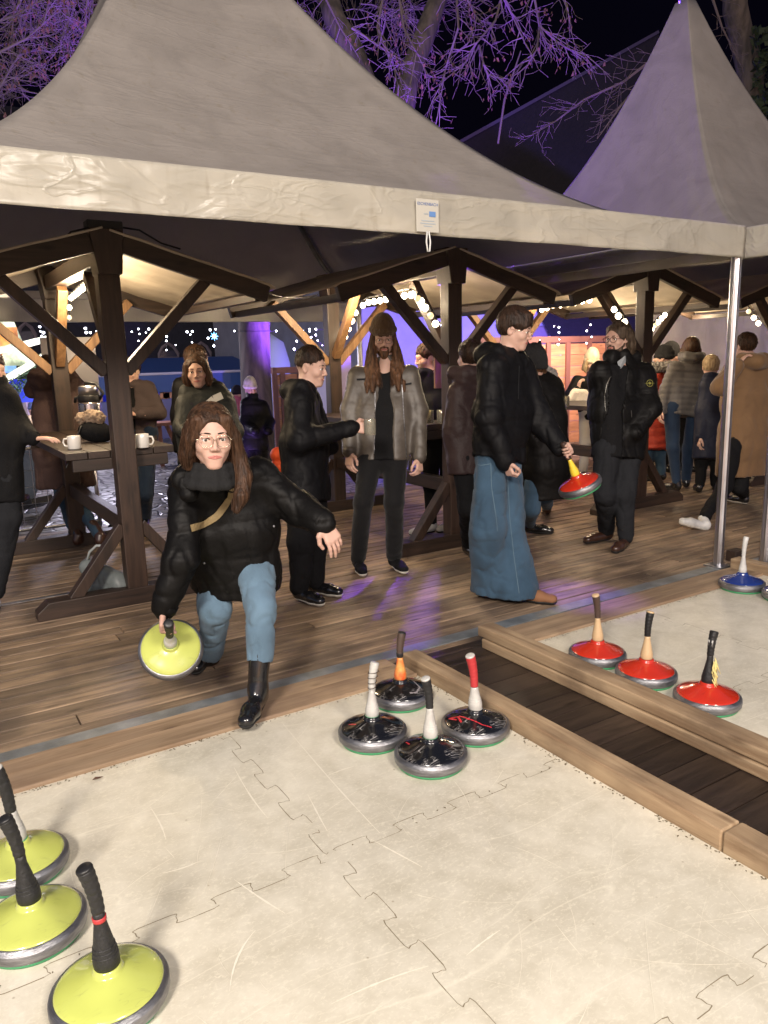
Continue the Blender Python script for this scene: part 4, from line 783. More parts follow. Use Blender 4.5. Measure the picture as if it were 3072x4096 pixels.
def cloth(name, col, rough=.75, sheen=.0, bump=.35, bscale=90, var=.15, **k): return M(name, col, rough, 0, spec=.16, bump=bump, bscale=bscale, var=var, vscale=5, sheen=sheen, **k)
NYL = cloth('black_nylon', (.0045, .0042, .0042), .55, .0, .3, 35); NYL2 = cloth('black_nylon_matte', (.004, .004, .005), .62, .0, .3, 35); NAVY = cloth('navy_puffer', (.012, .014, .03), .5, .05)
BLKC = cloth('black_cotton', (.007, .007, .008), .85); BLKD = cloth('black_denim', (.006, .006, .007), .8, .1, .4, 200); JEAN = cloth('light_jeans', (.13, .21, .29), .85, .1, .5, 260, .3); JEAN2 = cloth('mid_jeans', (.045, .088, .14), .85, .1, .5, 260, .3); JEAN3 = cloth('dark_jeans', (.016, .03, .06), .85, .1, .4, 260, .3)
LEATHG = M('grey_brown_suede_jacket', (.085, .072, .06), .5, 0, bump=.5, bscale=16, col2=(.058, .048, .04), vscale=14, detail=6); BOOT = M('black_boot_leather', (.008, .008, .009), .22, coat=.5, bump=.15, bscale=25); BRL = M('brown_shoe_leather', (.045, .02, .013), .3, coat=.4, bump=.2, bscale=25); TANL = M('tan_suede_shoe', (.22, .1, .045), .8, bump=.3)
SOLE = M('black_rubber_sole', (.012, .012, .012), .7); SOLEW = M('white_rubber_sole', (.6, .57, .5), .6, var=.3, vscale=30); TAN = M('tan_strap', (.22, .16, .075), .7, bump=.3, bscale=120)
BRCOAT = cloth('brown_coat', (.065, .04, .035), .7); CAMEL = cloth('camel_coat', (.17, .1, .05), .75, .2, .3, 20); GREYPUF = cloth('grey_puffer', (.1, .092, .09), .42, .1); REDPUF = cloth('red_puffer', (.3, .035, .02), .5); GREYC = cloth('grey_shirt', (.3, .32, .34), .85); DGREY = cloth('dark_grey_trousers', (.016, .017, .02), .85); GRBR = cloth('grey_brown_coat', (.07, .052, .05), .8); OLIVE = cloth('olive_black_jacket', (.02, .022, .02), .55)
FUR = M('fur_trim', (.42, .32, .23), .95, bump=1, bscale=50, col2=(.2, .14, .1), vscale=30); FURG = M('grey_fur_trim', (.3, .28, .27), .95, bump=1, bscale=50, col2=(.12, .11, .1), vscale=30)
def torso(sa, sb, ha, hb, hem, r_sh=.085, r_ch=.115, r_hp=.125, k=.07, neckb=None, depthdir=None, squash=.9):
    """jacket trunk as a row of tapered columns from the shoulders to the hips, cut straight at the hem"""
    sa, sb, ha, hb = [np.array(v, float) for v in (sa, sb, ha, hb)]; c = (sa+sb)/2; hc = (ha+hb)/2; dn = nrm(hc-c); P = []
    xs = nrm(sb-sa); w = np.linalg.norm(sb-sa)
    fl = (depthdir, squash) if depthdir is not None else None
    for f in (.1, .5, .9):
        a = sa+(sb-sa)*(.14+.72*(f-.1)/.8)+dn*.06; b = ha+(hb-ha)*f; m = a*.55+b*.45
        P.append(cap(a, m, r_sh, r_ch, k, fl)); P.append(cap(m, b+dn*hem, r_ch, r_hp, k, fl))
    P.append(cap(sa+dn*.015, sb+dn*.015, r_sh*.8, r_sh*.8, k)); 
    if neckb is not None: P.append(cap(c, neckb, .08, .07, .06))
    return P, hc+dn*hem, dn
def arm(s, e, w, r0=.075, r1=.06, r2=.048, k=.035): return [cap(s, e, r0, r1, k), cap(e, w, r1, r2, k)]
def leg(hp, kn, an, r0=.1, r1=.072, r2=.055, k=.04): return [cap(hp, kn, r0, r1, k), cap(kn, an, r1, r2, k)]
def shoe(root, heel, toe, an, mat, sole=SOLE, boot=0, r=.042, name='shoe', toe_r=.036, st=.022, laces=False):
    """heel and toe are ground-contact points; boot = shaft height above the ankle"""
    heel, toe, an = [np.array(v, float) for v in (heel, toe, an)]; d = nrm(toe-heel); sidev = nrm(np.cross(d, UP)); up = np.cross(sidev, d); up = up if up[2] > 0 else -up; L_ = np.linalg.norm(toe-heel)
    hc = heel+d*r*.8+up*(r*.75+st*.6); tc = toe-d*toe_r+up*(toe_r*.62+st*.6); bc = heel+d*L_*.62+up*(r*.7+st*.6)
    P = [cap(hc, bc, r*.82, r*.98, .02, (sidev, .95)), cap(bc, tc, r*.98, toe_r, .02, (up, .8)), cap(hc+up*.02, an, r*.85, .042, .03)]
    if np.any(boot): P.append(cap(an, an+nrm(an-hc-up*.0)*0+np.array(boot), .043, .05, .02))
    P.append(cut(heel+up*.012, -up, .002))
    s = sdf_obj(name, P, .006, mat, root, lambda V: .0012*vnoise(V*30, 2), 1)
    Q = [cap(hc, bc, r*.9, r*1.06, .02, (sidev, .95)), cap(bc, tc, r*1.06, toe_r*1.08, .02), cut(heel-up*.0, -up, .001), cut(heel+up*st, up, .001)]
    sdf_obj('sole', Q, .006, sole, s, None, 0)
    if laces:
        for i in range(5):
            f = .3+.09*i; c = heel+d*(L_*f+.02)+up*(r*1.75+.012-.012*i); mb = MB(); mb.tube([c-sidev*.022-up*.008, c+d*.006, c+sidev*.022-up*.008], .0028, 5); mb.build('lace', SOLEW, s, True)
    return s
def person(loc, label, cat='person', group=None): return empty('person', (float(loc[0]), float(loc[1]), float(loc[2]) if len(loc) > 2 else 0), label, cat, group)
# ---------------- people ----------------
DBG = []
def gz(p): return 0.0 if p[1] < 7.66 else -.12
def mk(label, r, d0, head, nb, sh, el, wr, hp, legs, jmat, tmat, smat, hair, yaw, pitch=0, roll=0, byaw=None, hem=.12, jr=(.085, .115, .125), ar=(.075, .062, .05), quilt=0, hands=(None, None), lr=(.095, .07, .052), open_=None, shirt=None, hood=None, collar=True, brow=None, res=.0105, slope=False, fine=True, wide=None, shoes='shoe', sole=SOLE, glass=None, group=None, hs=1., smile=False, closed=False, mo=False, squash=.88, skinres=.0032, fold=.007, coat_len=None, flare=0, seed=0, tx=(), skip_head=False, sleeve_only=False, head_detail=True):
    """joints: (x, y, extra depth) in the measuring region r; pairs are image-left, image-right"""
    def q(p): return J(p[3] if len(p) > 3 else r, p[0], p[1], d0+(p[2] if len(p) > 2 else 0))
    hc = q(head); NB = q(nb); SA, SB = q(sh[0]), q(sh[1]); EA, EB = q(el[0]), q(el[1]); HA, HB_ = q(hp[0]), q(hp[1]); bf = face_dir(yaw if byaw is None else byaw)
    crops = []
    lgs = []
    for i, l in enumerate(legs):
        hpt = (HA, HB_)[i]
        if l is None:   # straight leg to the ground below the hip
            g = gz(hpt); side = nrm(np.array((HB_-HA))*(1, 1, 0))*(1 if i else -1)*.02; an = np.array((hpt[0], hpt[1], g+.09))+side; kn = hpt*.48+an*.52+bf*.025; hl = np.array((an[0], an[1], g))-bf*.05; to = hl+bf*.25+side*1.5
        else:
            kn = q(l['k']); an = q(l['a']) if 'a' in l else None
            if 'g' in l: gp = G(*l['g'][:3], l.get('z', 0)); gp = G(*l['g'][:3], -.12) if gp[1] > 7.69 else gp; fd = face_dir(l['dir']); an = gp+UP*.09; hl = gp-fd*.05; to = hl+fd*l.get('len', .26)
            else: hl, to = q(l['heel']), q(l['toe'])
        lgs.append((hpt, kn, an, hl, to)); crops.append(l.get('crop') if l else None)
    base = (lgs[0][3]+lgs[1][3])/2; root = person((base[0], base[1], min(lgs[0][3][2], lgs[1][3][2])), label, group=group)
    DBG.append((label[:30], round(float(hc[2]), 2), round(float(np.linalg.norm(SB-SA)), 2), [round(float(v), 2) for v in hc]))
    h = HF(hc, yaw, pitch, roll, hs)
    hg = []; WR = []
    for i in (0, 1):
        hd = hands[i]; E_ = (EA, EB)[i]
        w = q(wr[i]); 
        if hd:
            d = nrm(hd['d'](w-E_) if callable(hd.get('d')) else (hd['d'] if 'd' in hd else w-E_)); hg += hand_prims(w+nrm(w-E_)*.01, d, hd['n'], hd['s'], hd.get('c', (20, 30, 20)), hd.get('t', 30), sc=hd.get('sc', 1.))
        WR.append(w)
    # one continuous body mesh
    hP = (head_prims(h)+neck_prims(h, NB))
    bod = torso(SA, SB, HA+UP*.1, HB_+UP*.1, .0, .045, .06, .06, .04)[0]+[cap(NB, (SA+SB)/2, .06, .06, .05)]
    for i, (S_, E_, w_) in enumerate(((SA, EA, WR[0]), (SB, EB, WR[1]))): bod += [cap(S_, E_, .04, .034, .03), cap(E_, w_, .034, .026, .03)]
    for (a, b, c, _, _) in lgs: bod += [cap(a, b, .065, .045, .04), cap(b, c, .045, .032, .03), cap(c, c-UP*.03, .03, .03, .02)]
    gr = [(hP, skinres if fine else .005), (bod, .02)]
    if hg: gr.append((hg, .0026 if fine else .004))
    body = merged('body', gr, SKIN, root)
    if not skip_head:
        if head_detail: head_parts(h, body, brow or HB, body, smile, closed, mo)
        if hair: hair(h, body)
        if glass: glasses(h, body, *glass)
    # trousers
    P = [cap(HA, HB_, lr[0]*1.0, lr[0]*1.0, .05)]
    for i, (a, b, c, _, _) in enumerate(lgs):
        if wide: w0, w1 = wide; P += [cap(a, b, lr[0], (lr[0]+w0)/2, .04), cap(b, c, (lr[0]+w0)/2, w0, .03), cap(c, c-UP*.09, w0, w0, .03)]
        else:
            e_ = b+(c-b)*(crops[i] or .88); P += [cap(a, b, lr[0], lr[1], .035), cap(b, e_+(e_-b)*.1, lr[1], lr[2], .03)]
            if crops[i]: dd_ = nrm(c-b); P.append(dict(t='e', c=e_+dd_*.1, r=np.array((.1, .1, .1)), k=.004, ax=None, op='-'))
    if wide: P.append(cut((0, 0, gz(base)+.035), -UP, .003))
    P += list(tx)
    sdf_obj('trousers', P, res if fine else .014, tmat, root, folds(fold*1.1, 9, seed=seed, stretch=(1, 1, .7)))
    # shoes
    for i, (a, b, c, hl, to) in enumerate(lgs):
        kw = dict(sole=sole, name='boot' if shoes == 'boot' else 'shoe')
        if shoes == 'boot': kw['boot'] = nrm(b-c)*(.24 if crops[i] else .14)
        if shoes == 'sneaker': kw['laces'] = True; kw['st'] = .028
        shoe(root, hl, to, c, smat if not isinstance(smat, tuple) else smat[i], **kw)
    # jacket
    P, hemc, dn = torso(SA, SB, HA, HB_, hem, *jr, .07, NB if (collar or slope) else None, bf, squash)
    if coat_len: 
        for f in (0, .5, 1): a = HA+(HB_-HA)*f; b = a+np.array((0, 0, -coat_len))+nrm(HB_-HA)*(f-.5)*flare*2; P.append(cap(a, b, jr[2], jr[2]*1.08, .07, (bf, squash)))
        hemc = (HA+HB_)/2-UP*coat_len; dn = -UP
    P.append(cut(hemc, dn, .006))
    if open_ is not None:
        c0 = (SA+SB)/2; tp = c0+bf*(jr[0]*squash+.015)+UP*.08; md = c0*.6+hemc*.4+bf*(jr[1]*squash+.035); bt = hemc+bf*(jr[2]*squash+.03)+dn*.1; P += [cap(tp, md, open_[0], open_[0], .008, None, '-'), cap(md, bt, open_[0], open_[1], .008, None, '-')]
    P += arm(SA, EA, WR[0], *ar)+arm(SB, EB, WR[1], *ar)
    if hood: # hood folded on the back and round the neck
        hr = hood if not isinstance(hood, bool) else .055; bk = -bf; x = nrm(SB-SA); nb_ = NB+UP*.0
        pts = [nb_+x*.09+bf*.04-UP*.05, nb_+x*.11-bf*.01, nb_+x*.07+bk*.10-UP*.005, nb_+bk*.135-UP*.015, nb_-x*.07+bk*.10-UP*.005, nb_-x*.11-bf*.01, nb_-x*.09+bf*.04-UP*.05]
        for i in range(6): P.append(cap(pts[i], pts[i+1], hr*(.75 if i in (0, 5) else 1), hr*(.75 if i in (0, 5) else 1), .03))
    elif collar: 
        x = nrm(SB-SA); pts = [NB+bf*.06*math.cos(a)+x*.065*math.sin(a)+UP*(.03-.015*math.cos(a)) for a in np.linspace(0, 2*math.pi, 11)]
        for i in range(10): P.append(cap(pts[i], pts[i+1], .022, .022, .02))
    P.append(cap(h.w(0, .0, -.1)+UP*.06, h.w(0, .0, -.1)-UP*.02, .048, .05, .01, None, '-')) if not hood else None
    nm = 'coat' if coat_len else 'jacket'
    J_ = sdf_obj(nm, P, res if fine else .013, jmat, root, folds(fold, 8, quilt, .010, seed))
    for i in (0, 1):   # cuffs
        w, e = WR[i], (EA, EB)[i]; mb = MB(); d = nrm(w-e); r_ = ar[2]*1.0; mb.tube([w-d*.02, w+d*.012, w+d*.016], [r_*.99, r_*.93, r_*.8], 18); mb.build('cuff', jmat, J_, True)
    if shirt:
        P = torso(SA, SB, HA, HB_, hem*.8, jr[0]*.9, jr[1]*.93, jr[2]*.9, .07, None, bf, squash)[0]; P += [cut(hemc-dn*.0, dn, .01)]
        sdf_obj('shirt', P, .012, shirt, root, folds(.006, 9, seed=seed+2))
    return dict(root=root, body=body, h=h, jacket=J_, wr=WR, q=q, bf=bf, base=base, SA=SA, SB=SB, EA=EA, EB=EB, NB=NB, HA=HA, HB=HB_, legs=lgs)
def lockset(side, *pts): return [(side*p[0], p[1], p[2], p[3]) for p in pts]
R_ = CR; U_ = CU; V_ = -CF  # image right, image up, toward the camera: used only to describe poses
# --- the woman throwing the yellow stock ---
def hair1(h, b):
    L = [lockset(1, (.055, .05, .07, .024), (.082, .04, 0, .019), (.092, .02, -.06, .022), (.09, .01, -.11, .018)), lockset(-1, (.05, .055, .07, .024), (.084, .045, .0, .02), (.1, .03, -.08, .028), (.112, .05, -.15, .033), (.095, .085, -.22, .03), (.075, .1, -.27, .014)),
         lockset(1, (.06, -.03, .03, .04), (.08, -.04, -.08, .04), (.07, -.03, -.12, .03)), lockset(-1, (.06, -.03, .03, .04), (.085, -.03, -.08, .04), (.1, .0, -.15, .04)), lockset(1, (.0, -.06, .0, .06), (.0, -.07, -.1, .05))]
    long_hair(h, b, HM, L, .013)
stA = J(4, 812, 1075, 3.42); nA = nrm(V_*.84+U_*.5+R_*.2); hp = stA+nA*.262
wA = hp-U_*-.075-R_*.0
d1 = nrm(-U_*.9+V_*.0-R_*.05); d1 = nrm(d1-nA*(d1@nA)); n1 = nrm(np.cross(nA, d1)); wristA = hp-d1*.075-n1*.026
iw = P_ = None
def px_of(p, r):
    v = np.array(p)-CO; o = RG[r]; z = v@CF; sx = 1536+FP*(v@CR)/z; sy = 2048-FP*(v@CU)/z; return ((sx-o[0])*o[2], (sy-o[1])*o[2], z)
wx = px_of(wristA+U_*.02, 4)
w1 = mk('woman in glasses and black puffer jacket lunging forward, swinging a yellow stock', 4, 3.37, (1002, 55, -.3), (1000, 235, -.16), ((885, 300, -.06), (1225, 235, .04)), ((860, 640, -.16), (1425, 405, .07)), ((wx[0], wx[1], wx[2]-3.37), (1532, 462, -.03)),
        ((1015, 700, .22), (1210, 672, .12)), (dict(k=(1018, 880, .12), a=(1000, 1100, .5), heel=(985, 1105, .6), toe=(920, 1195, .42), crop=.84), dict(k=(1242, 860, -.03), g=(4, 1228, 1345, .0), dir=-8, z=.05, crop=.63)), NYL, JEAN, BOOT, hair1, 19, 3, 2, byaw=8,
        hem=.085, jr=(.09, .116, .138), ar=(.08, .074, .056), hands=(dict(d=d1, n=n1, s=-1, c=(75, 75, 45), t=70), dict(d=nrm(R_*.45-U_*.85), n=nrm(-V_*.7-R_*.4), s=-1, c=(14, 24, 14), t=20)), lr=(.09, .068, .058), hood=.062, brow=HB, shoes='boot', glass=(GLASSM, .0235, .0011, True), fold=.013, quilt=.17, hs=1.05, res=.0095, seed=1, squash=.95)
h = w1['h']
SNOOD = M('black_snood', (.003, .003, .0035), .9, bump=.5, bscale=60)
P_ = []
for k_ in range(3):
    for a in range(12):
        g, g2 = 2*math.pi*a/12, 2*math.pi*(a+1)/12; zz = -.117-.03*k_; rr = .068+.012*k_; P_.append(cap(h.w(rr*math.sin(g), -.01+rr*math.cos(g)*1.0, zz), h.w(rr*math.sin(g2), -.01+rr*math.cos(g2), zz), .021, .021, .01))
sdf_obj('snood', P_, .006, SNOOD, w1['root'], folds(.003, 22))
ribbon(w1['jacket'], [(1128, 262), (1108, 300), (1075, 370), (1030, 432), (965, 472), (905, 490)], 4, .03, 'bag_strap', TAN, w1['root'], .006)
for hh_ in on_surf(w1['jacket'], [(1298, 480), (968, 655)], 4, .002): mb = MB(); mb.sphere(hh_[0], .006, 8); mb.build('snap_button', STEEL, w1['jacket'], True)
make_stock(tuple(stA), 'yellow curling stock swung in the hand of the lunging woman', YEL, WHT, TAPE, BLACK, .335, (0, 0), axis=nA, split=.4, bend=0, group='ice stocks held by players')
# --- man in profile with a glass ---
def hair2(h, b): short_hair(h, b, HB, .002, low=-.004, top=.012)
m2 = mk('dark haired man in black jacket seen in profile, holding out a glass', 2, 4.95, (522, 858, 0), (490, 985, 0), ((440, 1060, -.12), (500, 1060, .2)), ((455, 1300, -.2), (600, 1300, .22)), ((765, 1225, -.08), (640, 1340, .2)), ((455, 1520, -.06), (520, 1520, .14)),
        (dict(k=(1428, 560, -.06, 4), g=(4, 1425, 835), dir=50), dict(k=(1490, 560, .12, 4), g=(4, 1497, 800), dir=62)), NYL2, BLKC, BOOT, hair2, 72, 10, 0, byaw=62, hem=.16, jr=(.1, .135, .145), ar=(.085, .075, .055), hands=(dict(n=nrm(R_*.3-V_*.9), s=1, c=(50, 50, 35), t=55, d=R_), None), hood=.06, brow=HB, sole=SOLEW, smile=True, fold=.011, lr=(.11, .085, .07), seed=2)
GLASS = M('pale_drink_glass', (.75, .72, .6), .08, trans=.8, spec=.5)
def mug(p, label, mat=CERAM, r=.04, hh=.095, handle=R_, glassy=False):
    t = empty('mug', p, label, 'mug', 'mugs and glasses'); p = np.array(p, float); mb = MB(); mb.lathe(p, [(r*.92, 0), (r, .004), (r, hh-.002), (r*.97, hh), (r*.9, hh-.002), (r*.9, .01), (.001, .008)], 28); mb.build('cup', mat, t, True)
    if handle is not None:
        hd = nrm(np.array(handle)*(1, 1, 0)); mb = MB(); mb.tube([p+hd*r*.95+UP*hh*.8, p+hd*(r+.022)+UP*hh*.78, p+hd*(r+.03)+UP*hh*.5, p+hd*(r+.02)+UP*hh*.25, p+hd*r*.95+UP*hh*.2], .006, 8); mb.build('handle', mat, t, True)
    mb = MB(); mb.lathe(p+UP*hh*.7, [(.001, 0), (r*.89, 0), (r*.89, .002), (.001, .002)], 20); mb.build('drink', M('mulled_drink', (.3, .26, .1) if glassy else (.12, .02, .02), .1), t)
    return t
gp = m2['wr'][0]+nrm(m2['wr'][0]-m2['EA'])*.0+R_*.115-UP*.045+V_*.02; mug(gp, 'clear glass of pale drink held out by the man in profile', GLASS, .038, .1, None, True)
# --- tall man with brown beanie and long auburn hair ---
def hair3(h, b):
    L = []
    for s in (-1, 1): L += [lockset(s, (.07, .02, .03, .02), (.08, .05, -.06, .022), (.088, .1, -.16, .026), (.085, .165, -.24, .028), (.09, .205, -.33, .012)), lockset(s, (.065, -.02, .0, .03), (.095, .02, -.1, .03), (.118, .1, -.2, .03), (.125, .16, -.29, .022), (.13, .19, -.34, .01)), lockset(s, (.055, .08, -.13, .012), (.06, .13, -.2, .02), (.05, .18, -.29, .012))]
    L.append(lockset(1, (0, -.06, 0, .06), (0, -.07, -.12, .06)))
    long_hair(h, b, HG, L, .004, part=False)
    beanie(h, b, knit('brown_knit', (.11, .068, .036)), .078, .044)
    beard(h, b, HG, .016)
def beard(h, b, mat, lng=.015, cheek=.0):
    P = [h.C((-.066, .005, -.045), (-.05, .035, -.082), .010, .014, .01), h.C((.066, .005, -.045), (.05, .035, -.082), .010, .014, .01), h.C((-.05, .035, -.082), (0, .075, -.108), .014, .02+lng*.4, .015), h.C((.05, .035, -.082), (0, .075, -.108), .014, .02+lng*.4, .015),
         h.C((0, .078, -.098), (0, .08, -.108-lng), .022, .016, .015), h.C((-.024, .09, -.053), (0, .0985, -.05), .004, .005, .006), h.C((.024, .09, -.053), (0, .0985, -.05), .004, .005, .006), h.C((-.026, .086, -.056), (-.026, .08, -.085), .006, .01, .01), h.C((.026, .086, -.056), (.026, .08, -.085), .006, .01, .01), h.C((-.016, .088, -.085), (.016, .088, -.085), .009, .009, .008)]
    def d(V): q = (V-h.c)@h.ax().T; return .0022*vnoise(q*np.array([150, 150, 60]), 2)
    sdf_obj('beard', P, .0035, mat, b, d, 1)
m3 = mk('tall man in brown beanie with long auburn hair and open grey jacket, looking down', 2, 5.43, (955, 680, 0), (970, 830, .02), ((800, 905, .03), (1115, 900, .03)), ((752, 1110, .03), (1168, 1120, .03)), ((750, 1365, -.03), (1172, 1400, -.03)), ((880, 1400, .03), (1030, 1400, .03)),
        (dict(k=(785, 1085, -.02, 0), g=(0, 774, 1232), dir=12), dict(k=(852, 1085, -.02, 0), g=(0, 852, 1228), dir=22)), LEATHG, BLKD, BLKC, hair3, 3, 12, 0, byaw=2, hem=.03, jr=(.075, .105, .118), ar=(.068, .062, .052), slope=True, open_=(.062, .075), shirt=BLKC, hands=(dict(n=nrm(R_*.6-V_*.6), s=1, c=(25, 30, 20), t=20), dict(n=nrm(-R_*.7-V_*.5), s=-1, c=(40, 40, 25), t=30)), lr=(.09, .07, .06), collar=False, brow=HG, shoes='sneaker', sole=SOLEW, glass=(BLKFR, .021, .0010, True), fold=.006, seed=3)
ribbon(m3['jacket'], [(905, 960), (905, 1100), (903, 1250), (898, 1380)], 2, .006, 'front_zip', STEEL, m3['jacket'], .002, .002, 24); ribbon(m3['jacket'], [(1068, 960), (1078, 1150), (1088, 1300), (1095, 1400)], 2, .006, 'front_zip', STEEL, m3['jacket'], .002, .002, 24)
for zz in ([(795, 932), (850, 930)], [(1085, 962), (1125, 955)]): ribbon(m3['jacket'], zz, 2, .012, 'pocket_flap', DGREY, m3['jacket'], .002, .004, 6)
# --- young man in wide jeans ---
def hair4(h, b): short_hair(h, b, HB, .017, low=-.055, fringe=True, top=.006)
stB = J(3, 758, 1160, 4.87); nB = nrm(-R_*.42+U_*.86+V_*.28); hpB = stB+nB*.295
d4 = nrm(R_*.55-U_*.75+V_*.1); d4 = nrm(d4-nB*(d4@nB)); n4 = nrm(np.cross(d4, nB)); wristB = hpB-d4*.07-n4*.026; wy = px_of(wristB, 3)
m4 = mk('young man with glasses, curtain fringe, black puffer and very wide blue jeans', 3, 4.757, (438, 385, 0), (400, 500, .03), ((318, 570, -.1), (470, 575, .18)), ((310, 815, -.16), (560, 830, .16)), ((388, 1015, -.14), (wy[0], wy[1], wy[2]-4.757)), ((318, 985, -.02), (395, 985, .12)),
        (dict(k=(300, 1340, -.05), g=(0, 1062, 1290), dir=60), dict(k=(400, 1340, .06), g=(0, 1118, 1298), dir=65, len=.3)), NYL2, JEAN2, (TANL, TANL), hair4, 66, 14, 0, byaw=58, hem=.04, jr=(.098, .135, .145), ar=(.088, .08, .06), hands=(dict(n=nrm(R_*.75-V_*.3), s=1, c=(55, 60, 40), t=40, d=-U_+R_*.35), dict(d=d4, n=n4, s=1, c=(70, 75, 45), t=60)), lr=(.096, .1, .09), wide=(.128, .13), hood=.068, brow=HB, glass=(GLASSM, .0225, .0010, False), fold=.014, tx=(cap(J(3, 368, 1090, 4.757-.17), J(3, 425, 1690, 4.757-.17), .012, .035, .06, None, '-'), cap(J(3, 300, 1150, 4.757-.21), J(3, 290, 1690, 4.757-.21), .006, .02, .05, None, '-')), quilt=.16, seed=4, sole=SOLE)
make_stock(tuple(stB), 'red stock with yellow handle held tilted by the young man in wide jeans', RED, YHD, BLT, BLT, .335, (0, 0), axis=nB, split=.5, bend=0, group='ice stocks held by players', neck_m=RED)
# --- bearded man ---
def hair5(h, b):
    L = []
    for s in (-1, 1): L += [lockset(s, (.06, .0, .07, .03), (.078, -.035, .01, .03), (.085, -.06, -.06, .032), (.08, -.075, -.12, .022)), lockset(s, (.05, -.07, .04, .04), (.06, -.1, -.05, .04), (.06, -.115, -.12, .025))]
    L.append([(0, .035, .112, .018), (0, 0, .118, .022), (0, -.06, .1, .03)])
    long_hair(h, b, HS, L, .010, part=False, face=.088); beard(h, b, BEARD, .028)
m5 = mk('bearded man with black glasses and open black puffer showing a grey shirt collar', 11, 6.0, (555, 345, 0), (620, 590, .02), ((330, 780, -.08), (930, 800, .1)), ((300, 1200, .1), (1010, 1290, -.02)), ((380, 1480, .1), (800, 1600, -.1)), ((880, 960, -.02, 3), (985, 960, .06, 3)),
        (dict(k=(868, 1180, -.03, 3), g=(3, 880, 1405), dir=-65, len=.29), dict(k=(965, 1180, .0, 3), g=(3, 968, 1440), dir=-38, len=.29)), NYL, DGREY, (BRL, BRL), hair5, -48, 4, 0, byaw=-38, hem=.08, jr=(.095, .135, .14), ar=(.088, .078, .06), open_=(.075, .085), shirt=BLKC, hands=(None, None), hood=.06, brow=HB, glass=(BLKFR, .0235, .0019, False), lr=(.108, .085, .068), quilt=.2, fold=.011, seed=5, mo=True)
n_ = m5['NB']; bf = m5['bf']; x_ = nrm(np.cross(bf, UP))
for s in (-1, 1):
    mb = MB(); a = n_+bf*.06+x_*s*.05+UP*.01; mb.add([a, n_+bf*.10+x_*s*.004-UP*.035, n_+bf*.135+x_*s*.035-UP*.10, n_+bf*.105+x_*s*.072-UP*.035], [(0, 1, 2, 3)]); c_ = mb.build('shirt_collar', GREYC, m5['root']); q_ = c_.modifiers.new('s', 'SOLIDIFY'); q_.thickness = .006
BADGE = M('badge_thread', (.3, .28, .06), .7); ZIP = M('silver_zip', (.22, .21, .19), .5, 1)
pc = on_surf(m5['jacket'], [(993, 938)], 11, .014); pc = pc[0][0] if pc else J(11, 993, 938, 5.9); t5 = MB(); t5.tube([pc+R_*.024*math.cos(a)+U_*.026*math.sin(a) for a in np.linspace(0, 6.283, 21)], .0016, 5, False)
for a in range(8): l_ = .03 if a % 4 == 0 else .022 if a % 2 == 0 else .012; g = a*math.pi/4; t5.tube([pc, pc+(R_*math.cos(g)*1.25+U_*math.sin(g))*l_], [.0025, .0006], 4)
t5.build('sleeve_badge', BADGE, m5['jacket'])
ribbon(m5['jacket'], [(560, 760), (460, 870), (420, 960), (395, 1100), (400, 1250), (430, 1420), (445, 1540)], 11, .0035, 'zip', ZIP, m5['jacket'], .003, .002, 40)
ribbon(m5['jacket'], [(745, 1300), (752, 1390)], 11, .006, 'pocket_zip', ZIP, m5['jacket'], .003, .002, 8)
THR = M('jeans_thread', (.08, .135, .18), .8)
m4t = [c for c in m4['root'].children if c.name.startswith('trousers')][0]
ribbon(m4t, [(400, 1110), (410, 1300), (430, 1480), (455, 1660)], 3, .0035, 'side_seam', THR, m4t, .001, .0015, 40); ribbon(m4t, [(318, 1030), (322, 1150), (345, 1300), (350, 1360)], 3, .004, 'pocket_seam', THR, m4t, .001, .0015, 30)
ribbon(m4t, [(230, 1030), (270, 1042), (315, 1034)], 3, .004, 'pocket_seam', THR, m4t, .001, .0015, 16)
ribbon(m4['jacket'], [(455, 560), (452, 640), (450, 720)], 3, .005, 'zip', BLACK, m4['jacket'], .002, .003, 20)
w1t = [c for c in w1['root'].children if c.name.startswith('trousers')][0]
ribbon(w1t, [(1190, 1130), (1228, 1143), (1275, 1132)], 4, .012, 'hem_stitch', THR, w1t, .001, .002, 20)
# --- background people ---
def hair_none(h, b): pass
def hL(mat, n=.18, ct=.012):
    def f(h, b):
        L = []
        for s in (-1, 1): L += [lockset(s, (.06, .03, .05, .03), (.08, .03, -.03, .03), (.08, .03, -n*.6, .03), (.075, .04, -n, .02)), lockset(s, (.05, -.04, 0, .045), (.065, -.05, -n, .035))]
        long_hair(h, b, mat, L, ct, res=.006)
    return f
def hS(mat, **k): return lambda h, b: short_hair(h, b, mat, **k)
def hB(mat, tall=.1, z=.03, extra=None, fold=True):
    def f(h, b):
        if extra: extra(h, b)
        beanie(h, b, mat, tall, z, fold)
    return f
CREAM = knit('cream_knit', (.62, .52, .38)); WHITEK = knit('white_knit', (.68, .62, .56))
bgk = dict(fine=False, res=.012)
mk('smiling woman with parted brown hair, olive black jacket and pale bag strap', 1, 5.65, (1187, 1032, 0), (1225, 1150, .05), ((1130, 1225, 0), (1350, 1200, .1)), ((1100, 1370, -.1), (1420, 1400, .1)), ((1118, 1400, -.25), (1330, 1480, -.1)), ((1170, 1500, 0), (1330, 1500, .08)), (None, None), OLIVE, JEAN3, BOOT, hL(HM, .1), 8, 4, -4, byaw=20, hem=.12, jr=(.1, .13, .14), hands=(dict(n=nrm(R_-V_*.3), s=1, c=(50, 50, 30), t=40, d=U_*.6+R_*.3), None), hood=.065, smile=False, fold=.01, fine=True, skinres=.004, res=.012)
mb = MB(); pp = [J(1, x, y, 5.65-.17) for x, y in ((1340, 1178), (1290, 1200), (1250, 1235), (1225, 1275))]
for i in range(3): mb.beam(pp[i], pp[i+1], .05, .006, V_)
